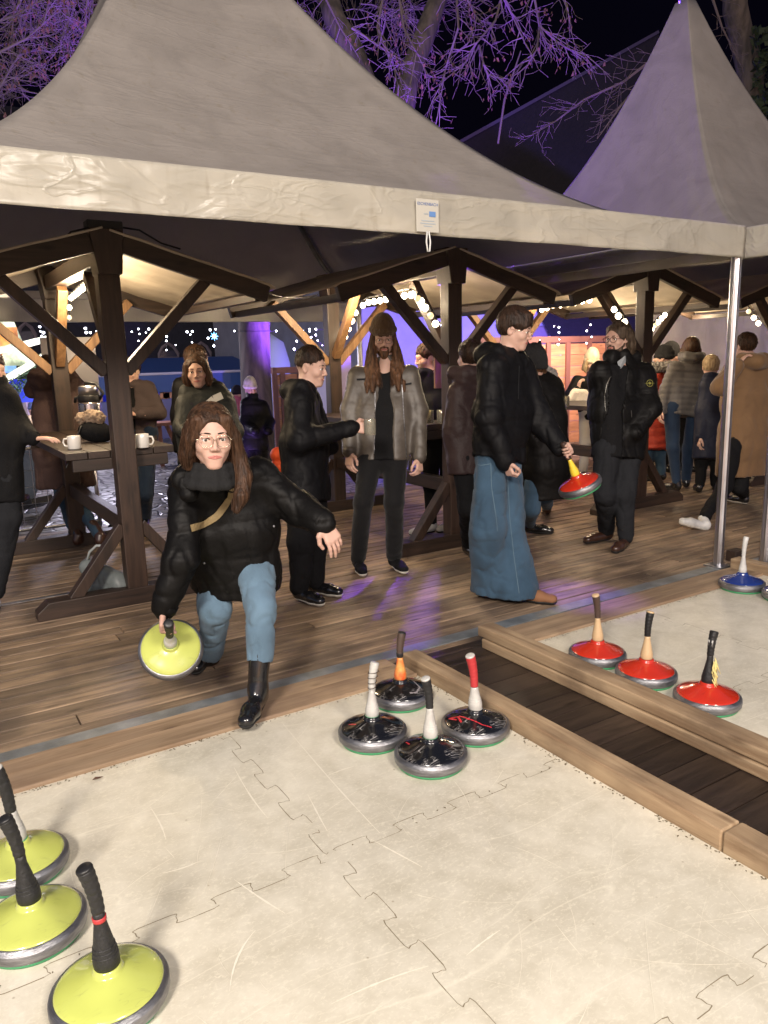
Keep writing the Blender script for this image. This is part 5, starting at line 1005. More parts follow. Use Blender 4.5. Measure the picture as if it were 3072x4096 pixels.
tag(mb.build('bag_strap', M('pale_strap', (.4, .38, .33), .7), loc=tuple(pp[0])), 'pale bag strap over the shoulder of the smiling woman', 'bag strap')
mk('dark clothed person almost hidden behind the smiling woman, only brown hair showing', 1, 6.5, (1190, 965, 0), (1190, 1080, 0), ((1095, 1120, 0), (1270, 1120, 0)), ((1080, 1300, 0), (1290, 1300, 0)), ((1080, 1450, 0), (1290, 1450, 0)), ((1120, 1440, 0), (1250, 1440, 0)), (None, None), NYL2, BLKC, BOOT, hS(HM), 150, 0, head_detail=False, **bgk)
mk('man in grey brown coat behind the left table post, holding a small glass', 1, 7.1, (785, 1035, 0), (800, 1125, 0), ((745, 1140, 0), (890, 1135, 0)), ((740, 1270, 0), (965, 1285, -.03)), ((800, 1290, -.22), (850, 1290, -.25)), ((775, 1400, 0), (890, 1400, 0)), (dict(k=(590, 330, 0, 4), g=(4, 575, 480), dir=-10), dict(k=(690, 330, 0, 4), g=(4, 695, 480), dir=8)), GRBR, JEAN3, BOOT, hS(HB), -15, 10, byaw=-20, hem=.2, jr=(.075, .1, .11), hands=(None, dict(n=nrm(-R_-V_*.2), s=-1, c=(50, 50, 30), t=40, d=-R_+U_*.2)), open_=(.05, .06), shirt=BLKC, **bgk)
mk('person in long dark brown puffer coat seen from behind, arms raised to drink', 13, 6.75, (490, 560, 0), (520, 640, 0), ((440, 700, 0), (690, 700, 0)), ((320, 760, .05), (800, 760, .1)), ((440, 560, .15), (640, 560, .2)), ((500, 1250, 0), (700, 1250, 0)), (dict(k=(630, 1850, 0), g=(4, 375, 575), dir=150), dict(k=(740, 1850, 0), g=(4, 480, 575), dir=170)), BRCOAT, JEAN2, BRL, hL(HM, .05), 170, 0, byaw=170, jr=(.11, .15, .16), ar=(.08, .07, .06), hood=.09, coat_len=.42, shoes='boot', head_detail=False, fold=.014, **bgk)
hand21 = G(13, 560, 1300, 1.03)
wv = px_of(hand21+np.array((-.05, .0, .05))-R_*.1, 13); d21 = dep(hand21)
mk('person in black cut by the left edge, reaching a hand onto the table', 13, 5.0, (-90, 560, 0), (-60, 700, 0), ((-150, 830, 0), (45, 820, 0)), ((-200, 1200, 0), (200, 1130, .1)), ((-180, 1500, 0), (wv[0], wv[1], d21-5.0-.02)), ((-90, 1650, 0), (40, 1650, 0)), (dict(k=(-100, 440, 0, 4), g=(4, -95, 860), dir=20), dict(k=(35, 440, 0, 4), g=(4, -25, 855), dir=25)), BLKC, DGREY, WHITEP, hS(HB), 60, 10, byaw=40, hem=.15, jr=(.09, .12, .125), ar=(.08, .07, .055), hands=(None, dict(n=-UP, s=1, c=(10, 15, 10), t=10, d=R_*1+FH*.2)), head_detail=False, fold=.01, lr=(.1, .085, .075), **bgk)
mk('person with white knitted hat and dark puffer standing in front of the tree trunk', 12, 10., (285, 850, 0), (300, 925, 0), ((235, 1010, 0), (420, 1030, 0)), ((210, 1230, 0), (490, 1220, 0)), ((330, 1310, -.2), (480, 1310, -.15)), ((260, 1450, 0), (400, 1450, 0)), (None, None), NYL, BLKD, BOOT, hB(WHITEK, .1, .03), 35, 5, byaw=20, hem=.1, jr=(.08, .1, .12), ar=(.075, .07, .06), quilt=.14, hs=.9, **bgk)
mk('small distant person with black hat and pink scarf left of the tree trunk', 12, 12., (145, 910, 0), (145, 960, 0), ((110, 1000, 0), (200, 1000, 0)), ((100, 1100, 0), (210, 1100, 0)), ((110, 1180, 0), (200, 1180, 0)), ((120, 1230, 0), (190, 1230, 0)), (None, None), M('pink_jacket', (.4, .08, .14), .7), BLKC, BOOT, hB(BKNIT, .09), 120, 0, hs=.85, head_detail=False, **bgk)
def catears(h, b):
    L = []
    for s in (-1, 1): L += [lockset(s, (.07, .03, .0, .028), (.085, .04, -.1, .03), (.085, .05, -.22, .028), (.08, .05, -.3, .012)), lockset(s, (.05, -.03, 0, .045), (.07, -.04, -.2, .04), (.07, -.03, -.3, .016))]
    long_hair(h, b, HG, L, .006, part=False, res=.006)
    P = [h.E((0, -.018, .045), (.09, .112, .15), .01), h.C((-.06, -.02, .11), (-.075, -.02, .2), .04, .01), h.C((.06, -.02, .11), (.075, -.02, .2), .04, .01), cut(h.w(0, 0, -.02), -h.u, .005)]; sdf_obj('beanie', P, .006, BKNIT, b, folds(.002, 25))
mk('woman with pointed black knitted hat and long auburn hair behind the young man', 10, 5.95, (850, 880, 0), (850, 1010, 0), ((780, 1080, 0), (1090, 1100, .1)), ((790, 1500, -.05), (1130, 1480, .05)), ((880, 1760, -.1), (1020, 1990, -.05)), ((540, 980, 0, 3), (620, 980, .05, 3)), (dict(k=(515, 1250, 0, 3), g=(3, 505, 1370), dir=70), dict(k=(580, 1190, .2, 3), g=(3, 590, 1280), dir=170)), NYL, JEAN2, (BOOT, BRL), catears, -140, 5, byaw=-60, jr=(.09, .12, .13), ar=(.08, .075, .06), hood=.06, coat_len=.36, quilt=.0, head_detail=False, hands=(None, dict(n=nrm(-R_), s=1, c=(30, 30, 20), t=20)), fold=.01, **bgk)
P_ = []; hb = J(10, 1010, 950, 6.02)
o_ = sdf_obj('fur_hood', [cap(hb-R_*.05+U_*.05, hb+R_*.045, .045, .04, .02), cap(hb+R_*.045, hb+R_*.06-U_*.07, .04, .025, .02)], .006, FURG, None, lambda V: .008*vnoise(V*60, 1)+.008*vnoise(V*110, 2), 0, loc=tuple(hb)); tag(o_, 'grey fur hood trim on the back of the black coat behind the young man', 'fur hood')
mk('person in dark brown puffer whose head is hidden behind the young man', 3, 5.35, (215, 520, .1), (200, 600, .1), ((165, 690, 0), (270, 690, .1)), ((140, 880, 0), (280, 880, .1)), ((150, 1030, 0), (280, 1030, .1)), ((190, 1010, 0), (250, 1010, .1)), (dict(k=(210, 1250, 0), g=(3, 208, 1475), dir=20), dict(k=(260, 1250, .1), g=(3, 265, 1440), dir=20)), cloth('dark_brown_puffer', (.035, .022, .022), .5), BLKC, BOOT, hS(HB), -160, 0, byaw=-150, hem=.12, jr=(.09, .12, .13), ar=(.085, .075, .06), quilt=0, hood=.06, head_detail=False, fold=.012, **bgk)
mk('person in black hooded jacket at the table behind the tall man, ear and cheek showing', 2, 6.6, (1215, 800, 0), (1240, 900, 0), ((1205, 960, 0), (1380, 960, .1)), ((1200, 1100, 0), (1410, 1100, .1)), ((1230, 1150, -.1), (1400, 1150, .0)), ((1250, 1230, 0), (1350, 1230, .05)), (None, None), NYL2, BLKC, WHITEP, hS(HM), -70, 10, byaw=-60, hem=.12, jr=(.09, .12, .13), hood=.06, head_detail=False, fold=.01, **bgk)
mk('blonde woman in cream beanie leaning over the table by the wooden kiosk, eyes down', 14, 9.2, (455, 512, 0), (470, 595, .05), ((360, 640, 0), (560, 640, .05)), ((300, 740, -.05), (600, 760, 0)), ((360, 700, -.3), (400, 720, -.3)), ((420, 840, .1), (520, 840, .1)), (None, None), NYL2, M('pale_trousers', (.4, .38, .37), .8), BOOT, hB(CREAM, .1, .03, hL(HBL, .1, .004)), 6, 22, byaw=0, hem=.1, jr=(.085, .11, .11), hands=(dict(n=nrm(R_-V_*.2), s=1, c=(20, 30, 20), t=20, d=U_+R_*.2), None), hs=.95, **bgk)
mk('woman with brown bob and quilted grey jacket seen from behind', 14, 8.45, (1135, 415, 0), (1140, 470, .02), ((1020, 545, 0), (1235, 550, .03)), ((960, 700, 0), (1265, 700, .05)), ((928, 840, -.05), (1255, 850, 0)), ((1000, 820, 0), (1170, 820, .05)), (dict(k=(1200, 960, -.02, 3), g=(3, 1215, 1165), dir=-140), dict(k=(1275, 960, .1, 3), g=(3, 1262, 1150), dir=160)), GREYPUF, JEAN3, BOOT, hL(HM, .04, .015), 165, 0, byaw=165, hem=.1, jr=(.08, .105, .12), ar=(.075, .065, .055), quilt=.058, hood=.05, head_detail=False, hands=(dict(n=nrm(R_), s=1, c=(30, 30, 20), t=20), None), shoes='boot', fold=.006, **bgk)
mk('person in red orange puffer with fur collar behind the bearded man', 3, 9.0, (1150, 520, 0), (1150, 590, 0), ((1090, 640, 0), (1160, 640, .1)), ((1080, 780, 0), (1165, 780, .1)), ((1090, 900, -.05), (1160, 900, 0)), ((1095, 880, 0), (1145, 880, 0)), (None, None), REDPUF, JEAN2, BOOT, hB(BKNIT, .06, .0), -120, 0, hem=.22, jr=(.08, .1, .11), quilt=.09, head_detail=False, **bgk)
fb = J(3, 1145, 568, 8.85); o_ = sdf_obj('fur_collar', [cap(fb-R_*.09, fb+R_*.1+U_*.01, .06, .065, .02)], .008, FURG, None, lambda V: .012*vnoise(V*50, 1)+.008*vnoise(V*110, 2), 0, loc=tuple(fb)); tag(o_, 'greyish fur collar of the red puffer behind the bearded man', 'fur collar')
mk('person in black knitted hat partly hidden behind the grey quilted jacket', 14, 9.6, (1005, 465, 0), (1010, 540, 0), ((960, 590, 0), (1090, 590, 0)), ((950, 700, 0), (1100, 700, 0)), ((960, 800, 0), (1090, 800, 0)), ((980, 800, 0), (1070, 800, 0)), (None, None), NYL2, BLKC, BOOT, hB(BKNIT, .09, .0), 60, 0, head_detail=False, **bgk)
mk('dark clothed person with fair hair between the grey jacket and the camel coat', 14, 8.2, (1268, 540, 0), (1270, 620, 0), ((1240, 660, 0), (1340, 660, 0)), ((1230, 820, 0), (1360, 820, 0)), ((1330, 905, -.05, 3), (1400, 905, 0, 3)), ((1350, 900, 0, 3), (1410, 900, 0, 3)), (None, None), NAVY, BLKC, BOOT, hS(HBL), 160, 0, hem=.25, jr=(.08, .11, .12), hands=(dict(n=nrm(R_), s=1, c=(30, 30, 20), t=20), None), head_detail=False, **bgk)
mk('person in camel coat and black flared trousers seen from behind, one white sneaker lifted', 14, 7.3, (1500, 400, 0), (1545, 495, .02), ((1420, 560, 0), (1600, 560, .08)), ((1330, 680, -.1), (1640, 700, .1)), ((1455, 530, -.15), (1630, 850, 0)), ((1500, 880, 0, 3), (1575, 880, .05, 3)), (dict(k=(1450, 1140, -.3, 3), a=(1345, 1300, -.62, 3), heel=(1365, 1365, -.66, 3), toe=(1225, 1325, -.72, 3)), dict(k=(1520, 1150, .05, 3), g=(3, 1540, 1230), dir=-160)), CAMEL, BLKC, (WHITEP, BOOT), hS(HM, low=-.06), -165, 0, byaw=175, jr=(.1, .14, .155), ar=(.085, .08, .06), hood=.07, coat_len=.42, hands=(dict(n=nrm(R_), s=1, c=(20, 25, 20), t=20, d=R_*.6+U_*.8), None), head_detail=False, sole=SOLEW, fold=.012, wide=None, **bgk)
for (r, x, y, d, jm, tm, hh, lb, yw) in ((13, 325, 960, 14, M('blue_grey_jacket', (.12, .14, .25), .8), JEAN3, hB(knit('blue_knit', (.1, .15, .35)), .1), 'small distant person in a blue knitted hat by the bright stall', 20), (13, 395, 985, 14.5, NAVY, JEAN3, hS(HM), 'small distant person with brown hair beside the blue hat', 100), (13, 305, 1080, 12.5, M('beige_jacket', (.4, .33, .27), .8), JEAN2, hL(HBL, .1), 'small distant person with light hair and beige jacket nearest the fence', 160), (13, 190, 1180, 9.8, M('slate_coat', (.06, .075, .1), .8), JEAN3, hS(HM), 'person in slate coat and blue jeans behind the steel barrier', 200)):
    s_ = RG[r][2]*FP/d; q_ = lambda dx, dz: (x+dx*s_, y+dz*s_, 0)
    mk(lb, r, d, q_(0, 0), q_(0, .17), (q_(-.17, .24), q_(.17, .24)), (q_(-.21, .5), q_(.21, .5)), (q_(-.18, .74), q_(.18, .74)), (q_(-.09, .76), q_(.09, .76)), (None, None), jm, tm, BRL, hh, yw, 0, byaw=yw if yw < 90 else 0, group='visitors walking on the square', head_detail=False, hs=.92, fine=False, res=.014)
print(DBG)
# ---------------- things on and around the tables ----------------
def on_top(r, x, y, z=1.004): return G(r, x, y, z)
p = on_top(13, 735, 1340); mug(p, 'pale mug by the hand on the left table', CERAM, .042, .085, -R_)
p = on_top(9, 35, 580); mug(p, 'cream mug with its handle to the right, near the right end of the left table', CERAM, .042, .088, R_)
p = on_top(2, 1230, 1192); mug(p, 'left one of two clear mugs on the middle table', GLASS, .04, .1, None, True)
p = on_top(2, 1308, 1190); mug(p, 'right one of two clear mugs on the middle table, half full', GLASS, .04, .1, None, True)
p = on_top(14, 275, 812); mug(p, 'small clear mug beside the white scarf on the table behind the bearded man', GLASS, .04, .1, None, True)
# steel pump jug
jx = J(13, 915, 1230, 5.75); jx[2] = 1.004; t = empty('pump_jug', jx, 'tall steel insulated pump jug on the left table behind the post', 'insulated jug')
mb = MB(); mb.lathe(jx, [(.075, 0), (.08, .01), (.08, .25), (.076, .27)], 36); mb.build('steel_body', M('polished_steel', (.55, .52, .55), .22, 1, var=.3, vscale=4), t, True)
mb = MB(); mb.lathe(jx, [(.078, .27), (.081, .275), (.08, .31), (.074, .32)], 36); mb.build('black_band', BLACK, t, True)
mb = MB(); mb.lathe(jx, [(.07, .32), (.07, .375), (.062, .385)], 36); mb.build('lid', ALU, t, True)
mb = MB(); mb.tube([jx+R_*.08+UP*.29, jx+R_*.11+UP*.33, jx+R_*.06+UP*.4, jx-R_*.02+UP*.405], .012, 8); mb.build('carry_handle', BLACK, t, True)
mb = MB(); mb.tube([jx-R_*.075+UP*.30, jx-R_*.1+UP*.295, jx-R_*.105+UP*.26], .012, 8); mb.build('spout', BLACK, t, True)
fb = J(13, 930, 1290, 5.45); fb[2] = 1.004
t = empty('handbag', fb, 'black bag with a tan fur pompom trim lying on the left table', 'bag')
sdf_obj('bag_body', [ell(fb+UP*.075-R_*.0, (.1, .085, .075), .02), ell(fb+UP*.06+R_*.06, (.07, .07, .07), .03), cut(fb+UP*.002, -UP)], .007, BLKC, t, folds(.008, 14))
sdf_obj('fur_trim', [cap(fb+UP*.165-R_*.07, fb+UP*.17+R_*.045, .042, .045, .02), ell(fb+UP*.18, (.06, .05, .045), .02)], .006, FUR, t, lambda V: .009*vnoise(V*55, 1)+.009*vnoise(V*120, 2), 0)
mb = MB(); mb.tube([J(13, x, y, 5.35) for x, y in ((800, 1110), (770, 1190), (730, 1270), (660, 1350), (630, 1440), (650, 1530), (700, 1400))], .005, 6); mb.build('strap', BLACK, t, True)
sc = J(14, 365, 808, 8.55); t_ = sdf_obj('scarf', [cap(sc+R_*(.02*i-.12)+UP*(.035+.03*i), sc+R_*(.12-.012*i)+UP*(.03+.028*i), .04, .04, .012) for i in range(5)], .007, M('white_wool', (.66, .6, .54), .95, bump=.8, bscale=60), None, folds(.008, 20), 1, loc=tuple(sc)); tag(t_, 'folded white woollen scarf on the table in front of the blonde woman', 'scarf')
# grey shoulder bag under the left table
gb = G(4, 540, 830); GB = M('grey_bag_leather', (.13, .15, .15), .5, bump=.2); t = empty('shoulder_bag', gb, 'grey leather shoulder bag standing on the deck under the left table', 'bag')
sdf_obj('bag_body', [cap(gb+UP*.08-R_*.16+FH*.1, gb+UP*.1+R_*.06+FH*.0, .075, .08, .03), cap(gb+UP*.2-R_*.19+FH*.1, gb+UP*.14+R_*.04, .055, .06, .03), cut(gb+UP*.004, -UP)], .009, GB, t, folds(.007, 10))
mb = MB(); mb.tube([gb-R_*.2+UP*.22+FH*.1, gb-R_*.16+UP*.31+FH*.08, gb-R_*.1+UP*.36+FH*.06, gb-R_*.04+UP*.36+FH*.05], .009, 6); mb.build('strap', M('pale_bag_strap', (.3, .33, .33), .6), t, True)
# lighting transformer and cables on the left table roof, cable between roofs
tb = atY(1, 640, 180, 5.02); t = empty('power_box', tb, 'flat black power box on the ridge of the left table roof', 'power box'); mb = MB(); mb.box((tb[0]-.12, tb[1]-.05, 2.335), (tb[0]+.09, tb[1]+.05, 2.385)); mb.build('box', BLACK, t, bevel=.006)
mb = MB(); mb.tube([tb+[.09, 0, .02], tb+[.2, 0, .01], tb+[.33, 0, -.06], tb+[.45, 0, -.09]], .006, 6); mb.build('cable', WIRE, t, True); mb = MB(); mb.tube([tb+[-.12, 0, .0], tb+[-.2, .02, -.02], tb+[-.27, .05, -.09]], .006, 6); mb.build('cable', WIRE, t, True)
ca = [atY(2, x, y, Y) for x, y, Y in ((248, 405, 5.0), (300, 425, 5.4), (380, 437, 5.9), (480, 440, 6.5), (560, 420, 6.9))]; mb = MB(); mb.tube(ca, .006, 6); tag(mb.build('cable', WIRE, loc=tuple(ca[0]), smooth=True), 'black cable sagging between the left and middle table roofs', 'cable')
pb = atY(2, 1278, 985, 5.1); mb = MB(); mb.box((pb[0]-.03, pb[1]-.02, pb[2]), (pb[0]+.035, pb[1]+.0, pb[2]+.36)); tag(mb.build('pale_board', TANLITW, bevel=.004, loc=tuple(pb)), 'short pale upright board fixed beside the middle table post', 'timber')
wc = atY(2, 1180, 1465, 8.3); mb = MB(); mb.tube([wc+np.array((math.cos(a)*.17, 0, math.sin(a)*.3)) for a in np.linspace(0, 6.283, 25)], .025, 6)
t = empty('wagon_wheel', (wc[0], wc[1], -.12), 'old wooden wagon wheel seen behind the tall man\'s legs', 'wheel'); mb.build('rim', DWZ, t, True); mb = MB()
for a in range(8): mb.beam(wc, wc+np.array((math.cos(a*.785)*.16, 0, math.sin(a*.785)*.29)), .02, .02, (0, 1, 0))
mb.build('spokes', DWZ, t)
ob = atY(2, 318, 1385, 8.2); o_ = sdf_obj('orange_bag', [cap(ob, ob+R_*.1, .09, .09, .02), cap(ob-UP*.15, ob+R_*.1-UP*.15, .1, .1, .02)], .012, M('orange_fabric', (.8, .1, .02), .6), None, folds(.01, 8), 1, loc=tuple(ob)); tag(o_, 'orange bag showing between the lunging woman and the man in profile', 'bag')
WB = M('white_board', (.55, .52, .55), .5); wb = atY(13, 660, 620, 7.75); t = empty('notice_board', (wb[0], wb[1], wb[2]-.4), 'white board hanging behind the rear post of the left table', 'board'); mb = MB(); mb.box((wb[0]-.2, wb[1], wb[2]-.33), (wb[0]+.28, wb[1]+.02, wb[2]+.35)); mb.build('panel', WB, t, bevel=.004)
# steel crowd barrier at the deck edge
b0 = atY(13, 40, 1318, 7.85); b1 = atY(13, 660, 1305, 7.85); t = empty('crowd_barrier', (b0[0], b0[1], -.12), 'galvanised mesh crowd barrier along the left deck edge', 'barrier')
zt = b1[2]; mb = MB(); mb.tube([(-1.3, 7.85, zt), (1.55, 7.85, zt)], .02, 8); mb.tube([(-1.3, 7.85, .02), (1.55, 7.85, .02)], .018, 8)
for x in (-1.3, .12, 1.55): mb.tube([(x, 7.85, -.12), (x, 7.85, zt)], .02, 8)
mb.build('frame', ALU, t, True); mb = MB()
for i in range(24): x = -1.2+.115*i; mb.tube([(x, 7.85, .02), (x, 7.85, zt)], .003, 4)
for i in range(5): mb.tube([(-1.3, 7.855, .1+.16*i), (1.55, 7.855, .1+.16*i)], .003, 4)
mb.build('mesh', ALU, t)
# white sidewall of the right tent
xa = atY(0, 1395, 850, 7.86); xb = 15.5; V = []; Fc = []; n, m = 60, 20
for i in range(n+1):
    for j in range(m+1): f = i/n; g = j/m; x = xa[0]+(xb-xa[0])*f; V.append((x, 7.86+.03*math.sin(x*9)+.03*noise.noise(Vector((x*3, 0, g*3))), .0+2.2*g))
for i in range(n):
    for j in range(m): q = i*(m+1)+j; Fc.append((q, q+m+1, q+m+2, q+1))
o = mesh_obj('tent_sidewall', V, Fc, LINER, None, smooth=True, loc=(xa[0], 7.86, 0)); tag(o, 'bright white tent side wall hanging behind the people at the right edge', 'tent wall'); o.modifiers.new('s', 'SOLIDIFY').thickness = .004
# ---------------- kiosk wood walls ----------------
KP = wood('kiosk_boards', (.6, .34, .2), (.45, .22, .12), 'x', .6, .1, .3); KF = M('kiosk_frame', (.2, .1, .09), .6, bump=.2)
def screen(r, x0, x1, yt, yb, Y, label, zb=-.12, posts=(0, .5, 1), slope=0):
    a = atY(r, x0, yt, Y); b = atY(r, x1, yt+slope, Y); t = empty('wooden_screen', (a[0], Y, zb), label, 'wooden wall'); zt = (a[2]+b[2])/2; mb = MB(); z = zb; k = 0
    while z < zt-.06: mb.box((a[0], Y, z), (b[0], Y+.03, min(z+.2, zt)-.006)); z += .2
    mb.build('boards', KP, t, bevel=.003); mb = MB(); mb.box((a[0]-.04, Y-.05, zt), (b[0]+.04, Y+.07, zt+.11)); mb.build('top_rail', KF, t, bevel=.004)
    for f in posts: x = a[0]+(b[0]-a[0])*f; mb = MB(); mb.box((x-.05, Y-.04, zb), (x+.05, Y-.002, zt)); mb.build('upright', KF, t, bevel=.004)
    return t
screen(14, -300, 560, 410, 800, 10.2, 'orange lit board wall of the kiosk behind the blonde woman', posts=(0, .25, .5, .66, .84, 1), slope=-60)
screen(12, 540, 1150, 665, 900, 13.0, 'orange board wall between the tree trunk and the man in profile', posts=(0, .14, .45, .8, 1))
# ---------------- houses behind ----------------
HW = M('house_plaster', (.3, .3, .36), .9, bump=.3, bscale=12, var=.2, vscale=2); HT = M('house_trim', (.16, .13, .14), .85); RF = M('dark_roof_tiles', (.008, .006, .008), .9, bump=.8, bscale=20, stretch=(1, 6, 1), var=.4); WIN = M('dark_window', (.01, .012, .02), .08); WF = M('white_window_frame', (.55, .55, .6), .5); DARKW = M('dark_house_wall', (.012, .012, .02), .9, var=.3)
Y = 15.0; ax0 = atY(0, 770, 700, Y)[0]; ax1 = ax0+22; t = empty('house', (ax0, Y, -.12), 'violet lit house with framed windows behind the kiosk and a huge dark roof', 'house')
mb = MB(); mb.box((ax0, Y, -.12), (ax1, Y+9, 4.6)); mb.build('wall', HW, t)
for (x0, y0, x1, y1) in ((35, 348, 92, 400), (235, 320, 345, 384), (508, 290, 620, 372)):
    a = atY(14, x0, y0, Y); b = atY(14, x1, y1, Y); mb = MB(); mb.box((a[0]-.32, Y-.03, b[2]-.75), (b[0]+.32, Y-.001, a[2]+.3)); tr = mb.build('window', HT, t)
    mb = MB(); mb.box((a[0], Y-.06, b[2]-.5), (b[0], Y-.032, a[2])); mb.build('frame', WF, tr)
    xm = (a[0]+b[0])/2; mb = MB(); mb.box((a[0]+.07, Y-.068, b[2]-.4), (xm-.05, Y-.061, a[2]-.08)); mb.box((xm+.05, Y-.068, b[2]-.4), (b[0]-.07, Y-.061, a[2]-.08)); mb.build('pane', WIN, tr)
e0 = J(0, 960, 325, 20); e1 = J(0, 1420, 70, 22); mb = MB()
dn_ = np.array((0, 3, -6.)); a0, a1 = e0, e1; b0_, b1_ = e0+np.array((1.5, -3, -5.5)), e1+np.array((4., -3, -8)); 
mb.add([a0, a1, b1_, b0_, a0+[.3, 2, -6], a1+[.3, 2, -8]], [(0, 3, 2, 1), (0, 1, 5, 4)]); mb.build('roof', RF, t)
mb = MB(); mb.beam(e0, e1, .14, .08); mb.build('verge_board', M('verge', (.05, .04, .06), .8), t)
Y = 24.0; t = empty('dark_house', (-8, Y, -.12), 'dark house with three dim arched windows behind the fairy lights', 'house'); mb = MB(); mb.box((-14, Y, -.12), (14, Y+8, 6.5)); mb.build('wall', DARKW, t)
mb = MB(); mb.add([(-14.5, Y-.5, 6.4), (14.5, Y-.5, 6.4), (14.5, Y+4, 9.5), (-14.5, Y+4, 9.5), (-14.5, Y+8, 6.4), (14.5, Y+8, 6.4)], [(0, 1, 2, 3), (3, 2, 5, 4)]); mb.build('roof', RF, t)
for (x0, y0, x1, y1) in ((955, 890, 1075, 955), (1160, 885, 1270, 950), (1345, 890, 1450, 985), (100, 770, 220, 870)):
    a = atY(1, x0, y0, Y); b = atY(1, x1, y1, Y); xm, w_ = (a[0]+b[0])/2, (b[0]-a[0])/2; mb = MB(); mb.tube([(xm-w_, Y-.03, b[2]), (xm-w_, Y-.03, a[2]-.2), (xm-w_*.6, Y-.03, a[2]), (xm, Y-.03, a[2]+.12), (xm+w_*.6, Y-.03, a[2]), (xm+w_, Y-.03, a[2]-.2), (xm+w_, Y-.03, b[2]), (xm-w_, Y-.03, b[2])], .05, 4, False); fr = mb.build('window_frame', HT, t)
    mb = MB(); mb.box((xm-w_, Y-.02, b[2]), (xm+w_, Y-.001, a[2]-.1)); mb.build('pane', M('dim_pane', (.03, .03, .05), .2), fr)
# ---------------- market stalls ----------------
BLUEA = M('glow_blue_awning', (.01, .03, .35), .6, emit=(.02, .04, .8), estr=.35); CYL = M('lit_shop_interior', (.3, .6, .8), .6, emit=(.25, .6, 1), estr=1.1, col2=(.05, .1, .4), vscale=3); WHL = M('lit_white_board', (.85, .9, .7), .5, emit=(.9, 1, .8), estr=.9, col2=(.25, .3, .2), vscale=5); PNK = M('lit_stall_interior', (.8, .7, .8), .6, emit=(1, .8, .95), estr=.8, col2=(.3, .2, .4), vscale=4); GARL = M('garland_green', (.05, .1, .045), .8); ORL = M('glow_orange_panel', (.9, .4, .1), .5, emit=(1, .45, .08), estr=.9, col2=(.3, .1, .05), vscale=4)  # these surfaces emit by themselves: stall lighting is put into their colour
Y = 17.0; a = atY(1, 500, 1035, Y); b = atY(1, 1600, 1030, Y); t = empty('market_stall', (a[0], Y, -.12), 'long market stall with dark blue awning and cyan lit counter behind the smiling woman', 'market stall')
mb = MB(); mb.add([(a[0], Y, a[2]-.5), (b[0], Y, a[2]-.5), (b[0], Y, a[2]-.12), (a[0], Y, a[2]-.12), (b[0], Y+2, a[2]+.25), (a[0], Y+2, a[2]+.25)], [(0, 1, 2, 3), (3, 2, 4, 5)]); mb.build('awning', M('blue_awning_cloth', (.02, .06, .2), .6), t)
mb = MB(); mb.box((a[0], Y+2, -.12), (b[0], Y+2.1, a[2]+.2)); mb.build('back_wall', CYL, t); mb = MB(); mb.box((a[0], Y+.1, -.12), (b[0], Y+.5, .75)); mb.build('counter', M('counter_front', (.1, .11, .25), .6), t)
mb = MB(); mb.tube([(a[0], Y-.03, a[2]-.1), (b[0], Y-.03, a[2]-.1)], .03, 6); mb.build('white_edge', M('awning_edge', (.4, .4, .5), .6), t)
for i in range(9): x = a[0]+(b[0]-a[0])*(i+.5)/9; mb = MB(); mb.box((x-.04, Y+.2, .7), (x+.04, Y+.28, a[2]-.1)); mb.build('upright', HT, t)
for i in range(44): x = a[0]+(b[0]-a[0])*rng.rand(); mb = MB(); w_ = rng.uniform(.08, .25); mb.box((x, Y+.15, .76), (x+w_, Y+.4, .76+rng.uniform(.08, .4))); mb.build('goods', (WB, CYL, KP, BLUEA)[i % 4], t, bevel=.01)
Y = 13.5; s0_, s1_ = atY(1, -80, 1150, Y), atY(1, 375, 875, Y); t = empty('lit_stall', (s0_[0], Y, -.12), 'brightly lit stall with garlanded sloping roof edge at the far left', 'market stall')
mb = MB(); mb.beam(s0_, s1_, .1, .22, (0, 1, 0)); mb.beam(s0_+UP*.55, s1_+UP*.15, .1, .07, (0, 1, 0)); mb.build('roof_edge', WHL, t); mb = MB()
for i in range(420): 
    f = rng.rand(); c = s0_*(1-f)+s1_*f+np.array((0, -.12, -.18))+rng.normal(0, .06, 3); d = rng.normal(0, .06, 3); mb.tube([c, c+d], [.012, .003], 3)
mb.build('garland', GARL, t)
a = atY(1, -100, 1115, Y); b = atY(1, 235, 1100, Y); mb = MB(); mb.box((a[0], Y-.1, b[2]-.3), (b[0], Y, b[2]+.06)); mb.build('glow_blue_awning', BLUEA, t); mb = MB(); mb.box((a[0]-2, Y+2, -.12), (b[0]+.3, Y+2.1, b[2])); mb.build('back_wall', PNK, t)
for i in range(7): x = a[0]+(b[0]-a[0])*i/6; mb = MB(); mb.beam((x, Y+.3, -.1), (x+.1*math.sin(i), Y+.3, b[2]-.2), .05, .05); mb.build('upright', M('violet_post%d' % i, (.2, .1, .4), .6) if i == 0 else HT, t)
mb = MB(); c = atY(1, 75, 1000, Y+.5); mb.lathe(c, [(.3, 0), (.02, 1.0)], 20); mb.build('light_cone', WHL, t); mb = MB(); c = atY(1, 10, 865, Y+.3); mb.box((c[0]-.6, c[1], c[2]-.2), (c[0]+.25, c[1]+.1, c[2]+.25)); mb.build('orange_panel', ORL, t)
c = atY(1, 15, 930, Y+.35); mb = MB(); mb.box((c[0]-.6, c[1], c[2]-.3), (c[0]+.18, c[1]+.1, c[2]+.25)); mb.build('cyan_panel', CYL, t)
lamp('stall_glow', 'POINT', (a[0]+1.5, Y-.6, 1.6), 260, (.85, .8, 1), size=.3, parent=t)
